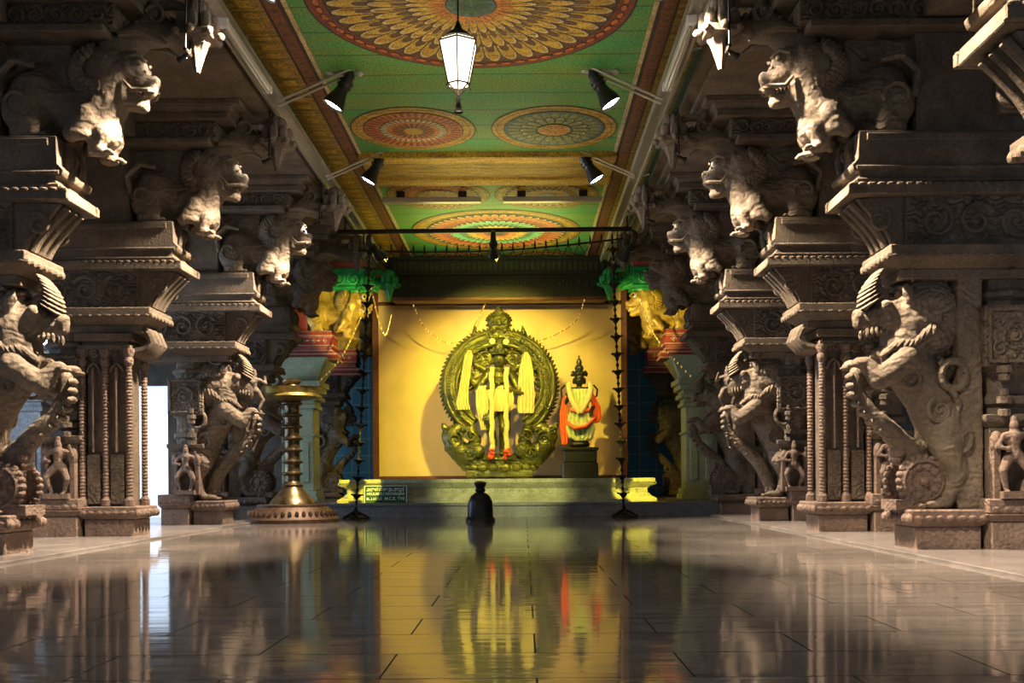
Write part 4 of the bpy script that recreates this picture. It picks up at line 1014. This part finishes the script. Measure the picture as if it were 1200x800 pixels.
for sx, nm in ((-1, 'left'), (1, 'right')):
    A_ = sx * 2.0 - .1
    sp_ = spotlight('spotlight', f'black spotlight on {nm} rail beside the big rosette', (sx * 1.42 - .07, 10.56, 4.48), (sx * 3.6, 10.5, .8), 2700, WARM, 1.15, 1.2, (A_, 10.66, 4.515), .75)
    m = MB('stone_pale')
    for k in range(9): m.ell((-.16 + .04 * k, .02 * math.sin(k * 2.1), .02 * math.sin(k * 3.7)), (.045, .05, .022 + .008 * math.sin(k * 5)), (.4 * math.sin(k), 'Y'), 8, 6)
    node('cover', carve(m, .008, 2, .008, 30, 'stone_pale').mesh('cover'), sp_, (-sx * .10, .02, .33))
    spotlight('spotlight', f'black spotlight on {nm} rail beside the yellow ceiling band', (sx * 1.46 - .07, 13.2, 4.47), (sx * 3.6, 13.15, .8), 2700, WARM, 1.15, 1.2, (A_, 13.3, 4.515), .75)
    spotlight('spotlight', f'black spotlight on {nm} rail at the top picture edge', (sx * 1.60, 8.16, 4.50), (sx * 3.6, 8.12, .8), 3600, WARM, 1.2, 1.2, (A_, 8.1, 4.53), .75)
spotlight('spotlight', 'black spotlight nearest on the right rail, above the viewer', (1.3, 5.2, Z), (2.9, 5.1, 2.6), 2600, WARM, 1.5, 1.2, (1.9, 5.3, 4.52))
# little lamps grazing the lion heads
for sx, nm in ((-1, 'left'), (1, 'right')):
    for i, y in enumerate(ROW[1:4]):
        q = 3.45 if sx > 0 else 3.58
        spotlight('bracket_lamp', f'tiny bright lamp by the {nm} row lion head, ' + ['nearest column', 'colonnette column', 'attendant figure column'][i], (sx * (q - 1.28), y + .22, 3.98), (sx * (q - .92), y + .42, 3.88), 26, (1, .88, .74), 1.05, .30, (sx * (q - 1.36), y + .2, 4.50), .7, 'small lamps lighting the lions', True, .03)
YEL = (1.0, .80, .08)
SB = 'spotlights on the iron bar'
spotlight('shrine_spotlight', 'dark spotlight hanging at the middle of the iron bar', (0, 15.70, 4.06), (0, 18.8, 2.4), 1350, YEL, 1.15, 1.0, None, .6, SB, False, .03)
spotlight('shrine_spotlight', 'dark spotlight at the right end of the iron bar', (1.98, 15.72, 4.02), (-.1, 19.2, 1.9), 420, (1, .66, .20), 1.1, 1.15, None, .5, SB, False, .04)
spotlight('shrine_spotlight', 'dark spotlight at the left end of the iron bar', (-1.75, 15.72, 4.04), (.2, 19.2, 2.2), 620, (1, .72, .14), 1.1, 1.0, None, .5, SB, False, .04)
def lamp(kind, pos, power, col, target=None, **kw):  # light without a fixture, added only for its effect
    lt = bpy.data.lights.new('added_light', kind); lt.energy = power; lt.color = col
    for k, v in kw.items(): setattr(lt, k, v)
    o = node('added_light', lt, None, pos)
    if target: o.rotation_euler = aim(Vector(target) - Vector(pos))
    return o
for sx in (-1, 1):
    lamp('SPOT', (sx * 1.7, 14.0, 2.3), 1100, YEL, (sx * 2.3, 16.9, .40), spot_size=.24, spot_blend=.3, shadow_soft_size=.03)  # added spot without fixture, brightens the platform ends
    lamp('SPOT', (sx * 1.2, 16.3, 2.6), 600, (1, .80, .20), (sx * 2.7, 18.9, 3.5), spot_size=.55, spot_blend=.5, shadow_soft_size=.04)  # added spot on the gold lions, no fixture
lamp('SPOT', (.3, 13.2, 2.2), 520, (1, .95, .35), (.1, 16.85, .40), spot_size=.62, spot_blend=.6, shadow_soft_size=.05)  # added spot brightening the platform front, no fixture
BLUE = (.50, .70, 1.0)
lamp('AREA', (-11.4, 17.5, 1.9), 800, BLUE, (-5, 17.0, 1.5), size=2.4)  # added area standing in for daylight through the left openings
lamp('AREA', (-11.4, 12.5, 1.9), 650, BLUE, (-5, 12.0, 1.5), size=2.0)  # second added daylight area outside the left wall
lamp('AREA', (-8.2, 2.5, 2.6), 60, BLUE, (-5.5, 14, 2.0), size=2.0)  # added blue fill inside the left aisle, no fixture
lamp('AREA', (8.2, 2.5, 2.6), 25, BLUE, (5.5, 14, 2.4), size=2.0)  # same added blue fill, right aisle
for sx in (-1, 1):
    for i, y in enumerate(ROW[1:4]):
        lamp('POINT', (sx * 1.66 - .06, y + .16, 3.98), 2.2, WARM, shadow_soft_size=.03)  # added point by each pendant, stands in for rail lamp spill
lamp('AREA', (0, 17.2, 4.0), 60, (1, .95, .30), (0, 17.0, 5), size=2.2)  # added upward fill for the ceiling before the shrine
lamp('SPOT', (0, 4.6, 4.6), 190, (1, .9, .82), (0, 4.6, 0), spot_size=1.18, spot_blend=.5, shadow_soft_size=.1)  # added downward light for the floor, no ceiling fixture
lamp('SPOT', (0, 10.0, 4.6), 160, (1, .9, .82), (0, 10.0, 0), spot_size=1.18, spot_blend=.5, shadow_soft_size=.1)  # same added floor light, farther in
lamp('AREA', (0, 9.5, 4.1), 13, (1, .85, .55), (0, 9.5, 5), size=2.2)  # added upward fill under the big rosette
lamp('AREA', (0, 13.4, 4.1), 12, (1, .85, .5), (0, 13.4, 5), size=1.8)  # added upward fill under the yellow ceiling band

# metal rails with their fittings
for sx, nm in ((-1, 'left'), (1, 'right')):
    r = thing('metal_rail', f'pale metal lighting rail running along the {nm} ceiling edge', 'rail', (sx * 2.03 - .10, 3, 4.58))
    m = MB('steel'); m.prism([(-.08, 0), (-.08, -.05), (-.05, -.05), (-.05, -.02), (.05, -.02), (.05, -.05), (.08, -.05), (.08, 0)], 0, 15.6); m.box(-.085, .085, 0, 15.6, 0, .02); node('channel', m.mesh('channel', False), r)
    for k in range(8):
        m = MB('steel'); y = .6 + k * 2.0; m.tube([(sx * .05, y, .01), (sx * .12, y, .03), (sx * .20, y, .05)], .012, 6); m.tube([(0, y, .01), (0, y, .22)], .01, 6); node('bracket', m.mesh('bracket'), r)
    f = thing('batten_light', f'white unlit batten lamp fixed under the {nm} rail', 'lamp', (sx * 1.99 - .10, 8.7, 4.528), 0, 'batten lamps under the rails')
    m = MB('white_plastic'); m.box(-.035, .035, 0, 1.5, -.07, 0); m.box(-.045, .045, -.02, .04, -.08, 0); m.box(-.045, .045, 1.46, 1.52, -.08, 0); node('body', m.mesh('body', False, .008), f)
    m = MB('steel'); m.tube([(0, .04, -.085), (0, 1.46, -.085)], .013, 8); node('tube', m.mesh('tube'), f)
    c = thing('ceiling_fixture', f'long grey batten fixture across the {nm} flat rosette', 'lamp', (sx * .88, 14.95, 4.70), 0, 'battens across the ceiling rosettes')
    m = MB('steel'); m.box(-.72, .72, -.06, .06, -.07, 0); node('body', m.mesh('body', False, .008), c)
    for x in (-.45, .45): m = MB('dark_iron'); m.box(x - .06, x + .06, -.05, .05, 0, .1); node('mount', m.mesh('mount', False), c)

# lantern
LN = thing('hanging_lantern', 'lit hexagonal glass lantern with dark tassel hanging from the ceiling', 'lantern', (.04, 6.5, 3.20))
g = MB('lantern_glass') if 'lantern_glass' in MATS else None
plain('lantern_glass', (1.0, .86, .66), .4, 0, .0, 0, 2.6)
m = MB('lantern_glass'); hexr = lambda r, z: [(r * math.cos(PI / 6 + k * PI / 3), r * math.sin(PI / 6 + k * PI / 3), z) for k in range(6)]
m.grid([hexr(.07, -.10), hexr(.128, .16), hexr(.118, .175)], True, True, True); node('glass', m.mesh('glass', False), LN)
m = MB('dark_iron')
b0, b1, b2 = hexr(.073, -.10), hexr(.132, .16), hexr(.10, .19)
for k in range(6):
    m.tube([b0[k], b1[k], b2[k]], .004, 6); m.tube([b1[k], b1[(k + 1) % 6]], .005, 6); m.tube([b0[k], b0[(k + 1) % 6]], .005, 6)
    m.tube([b0[k], (b0[k][0] * .5, b0[k][1] * .5, -.13), (0, 0, -.17)], .005, 6); m.tube([b0[k], (b0[k][0] * 1.2, b0[k][1] * 1.2, -.12)], .005, 6)
m.lathe([(.10, .19), (.06, .23), (.03, .25), (.01, .30)], (0, 0, 0), 12); node('frame', m.mesh('frame'), LN)
m = MB('dark_iron'); m.lathe([(.008, -.17), (.018, -.19), (.012, -.21), (.03, -.27), (.03, -.275), (.005, -.275)], (0, 0, 0), 12); node('tassel', m.mesh('tassel'), LN)
m = MB('dark_iron'); m.tube([(0, 0, .29), (0, 0, 1.6)], .005, 6); node('chain', m.mesh('chain'), LN)
lt = bpy.data.lights.new('lantern_lamp', 'POINT'); lt.energy = 14; lt.color = (1, .82, .55); lt.shadow_soft_size = .12; node('bulb', lt, LN, (0, 0, -.24))

# strings of small lights
BULB = None
def fairy(label, pts, n, group='strings of small lights at the shrine'):
    global BULB
    o0 = Vector(pts[0]); r = thing('light_string', label, 'string lights', o0, 0, group)
    P = [Vector(p) - o0 for p in pts]; path = []
    for i in range(len(P) - 1):
        p0, p1, p2, p3 = P[max(i - 1, 0)], P[i], P[i + 1], P[min(i + 2, len(P) - 1)]
        for k in range(8):
            t = k / 8; path.append(0.5 * (2 * p1 + (p2 - p0) * t + (2 * p0 - 5 * p1 + 4 * p2 - p3) * t * t + (3 * p1 - p0 - 3 * p2 + p3) * t ** 3))
    path.append(P[-1])
    m = MB('gold_paint'); m.tube(path, .012, 5); node('wire', m.mesh('wire'), r)
    if BULB is None: b_ = MB('bulb_glow'); b_.ell((0, 0, 0), (.012, .012, .022), None, 7, 5); BULB = b_.mesh('bulb')
    for k in range(n): q = path[int((k + .5) / n * (len(path) - 1))]; node('bulb', BULB, r, q)
def pxp(x, y, D): return (.44 + (x - 614) * D / 1200, D, .6 + (560.5 - .0065 * (x - 614) - y) * D / 1200)
fairy('string of lights swagged across the left part of the backdrop', [pxp(486, 358, 19.2), pxp(500, 385, 19.4), pxp(528, 402, 19.6), pxp(550, 392, 19.6), pxp(570, 356, 19.2)], 22)
fairy('string of lights swagged across the right part of the backdrop', [pxp(686, 352, 19.2), pxp(674, 378, 19.4), pxp(640, 397, 19.6), pxp(612, 402, 19.6)], 16)
fairy('string of lights running down from the left gold lion', [pxp(440, 335, 18.2), pxp(418, 385, 18.2), pxp(400, 420, 18.2), pxp(376, 446, 18.2)], 16)
fairy('string of lights running down over the right red corbel', [pxp(752, 352, 18.2), pxp(768, 392, 18.2), pxp(795, 425, 18.2), pxp(832, 462, 18.2)], 20)
fairy('short loop of lights below the left green bracket', [pxp(436, 335, 18.1), pxp(445, 375, 18.1), pxp(453, 392, 18.1), pxp(460, 368, 18.1)], 12)

# fluorescent tube in the left aisle
ft = thing('tube_light', 'glowing white tube lamp in the far left aisle', 'lamp', (-5.2, 12.25, 2.27))
m = MB('white_plastic'); m.box(-.35, .35, .03, .09, -.03, .05); node('body', m.mesh('body', False, .006), ft)
m = MB('tube_glow'); m.tube([(-.33, 0, 0), (.33, 0, 0)], .03, 10); node('tube', m.mesh('tube'), ft)
m = MB('steel'); m.tube([(0, .06, .05), (0, .06, 1.93)], .01, 6); node('hanger', m.mesh('hanger'), ft)
lt = bpy.data.lights.new('tube_lamp', 'AREA'); lt.shape = 'RECTANGLE'; lt.size = .6; lt.size_y = .05; lt.energy = 40; lt.color = (.8, .9, 1); node('glow', lt, ft, (0, -.04, 0), (PI / 2, 0, 0))

# ------------------------------------------------------------------ world, fill lamps, camera
w = bpy.data.worlds.new('World'); SC.world = w; w.use_nodes = True
bg = w.node_tree.nodes['Background']; bg.inputs['Color'].default_value = (.66, .80, 1.0, 1); bg.inputs['Strength'].default_value = 1.9

cam = bpy.data.cameras.new('Camera'); co = bpy.data.objects.new('Camera', cam); COL.objects.link(co)
cam.lens = 36; cam.sensor_width = 36; cam.clip_end = 200
cam.shift_x = -14 / 1200; cam.shift_y = 160.5 / 1200
co.location = (.44, 0, .6)
co.rotation_euler = (Matrix.Rotation(PI / 2, 4, 'X') @ Matrix.Rotation(math.radians(-0.37), 4, 'Z')).to_euler()
SC.camera = co
SC.view_settings.view_transform = 'Standard'; SC.view_settings.look = 'None'
SC.view_settings.exposure = 0.0; SC.view_settings.gamma = 1.0; SC.view_settings.use_curve_mapping = False
SC.cycles.use_denoising = True
SC.cycles.max_bounces = 6; SC.cycles.sample_clamp_indirect = 6.0
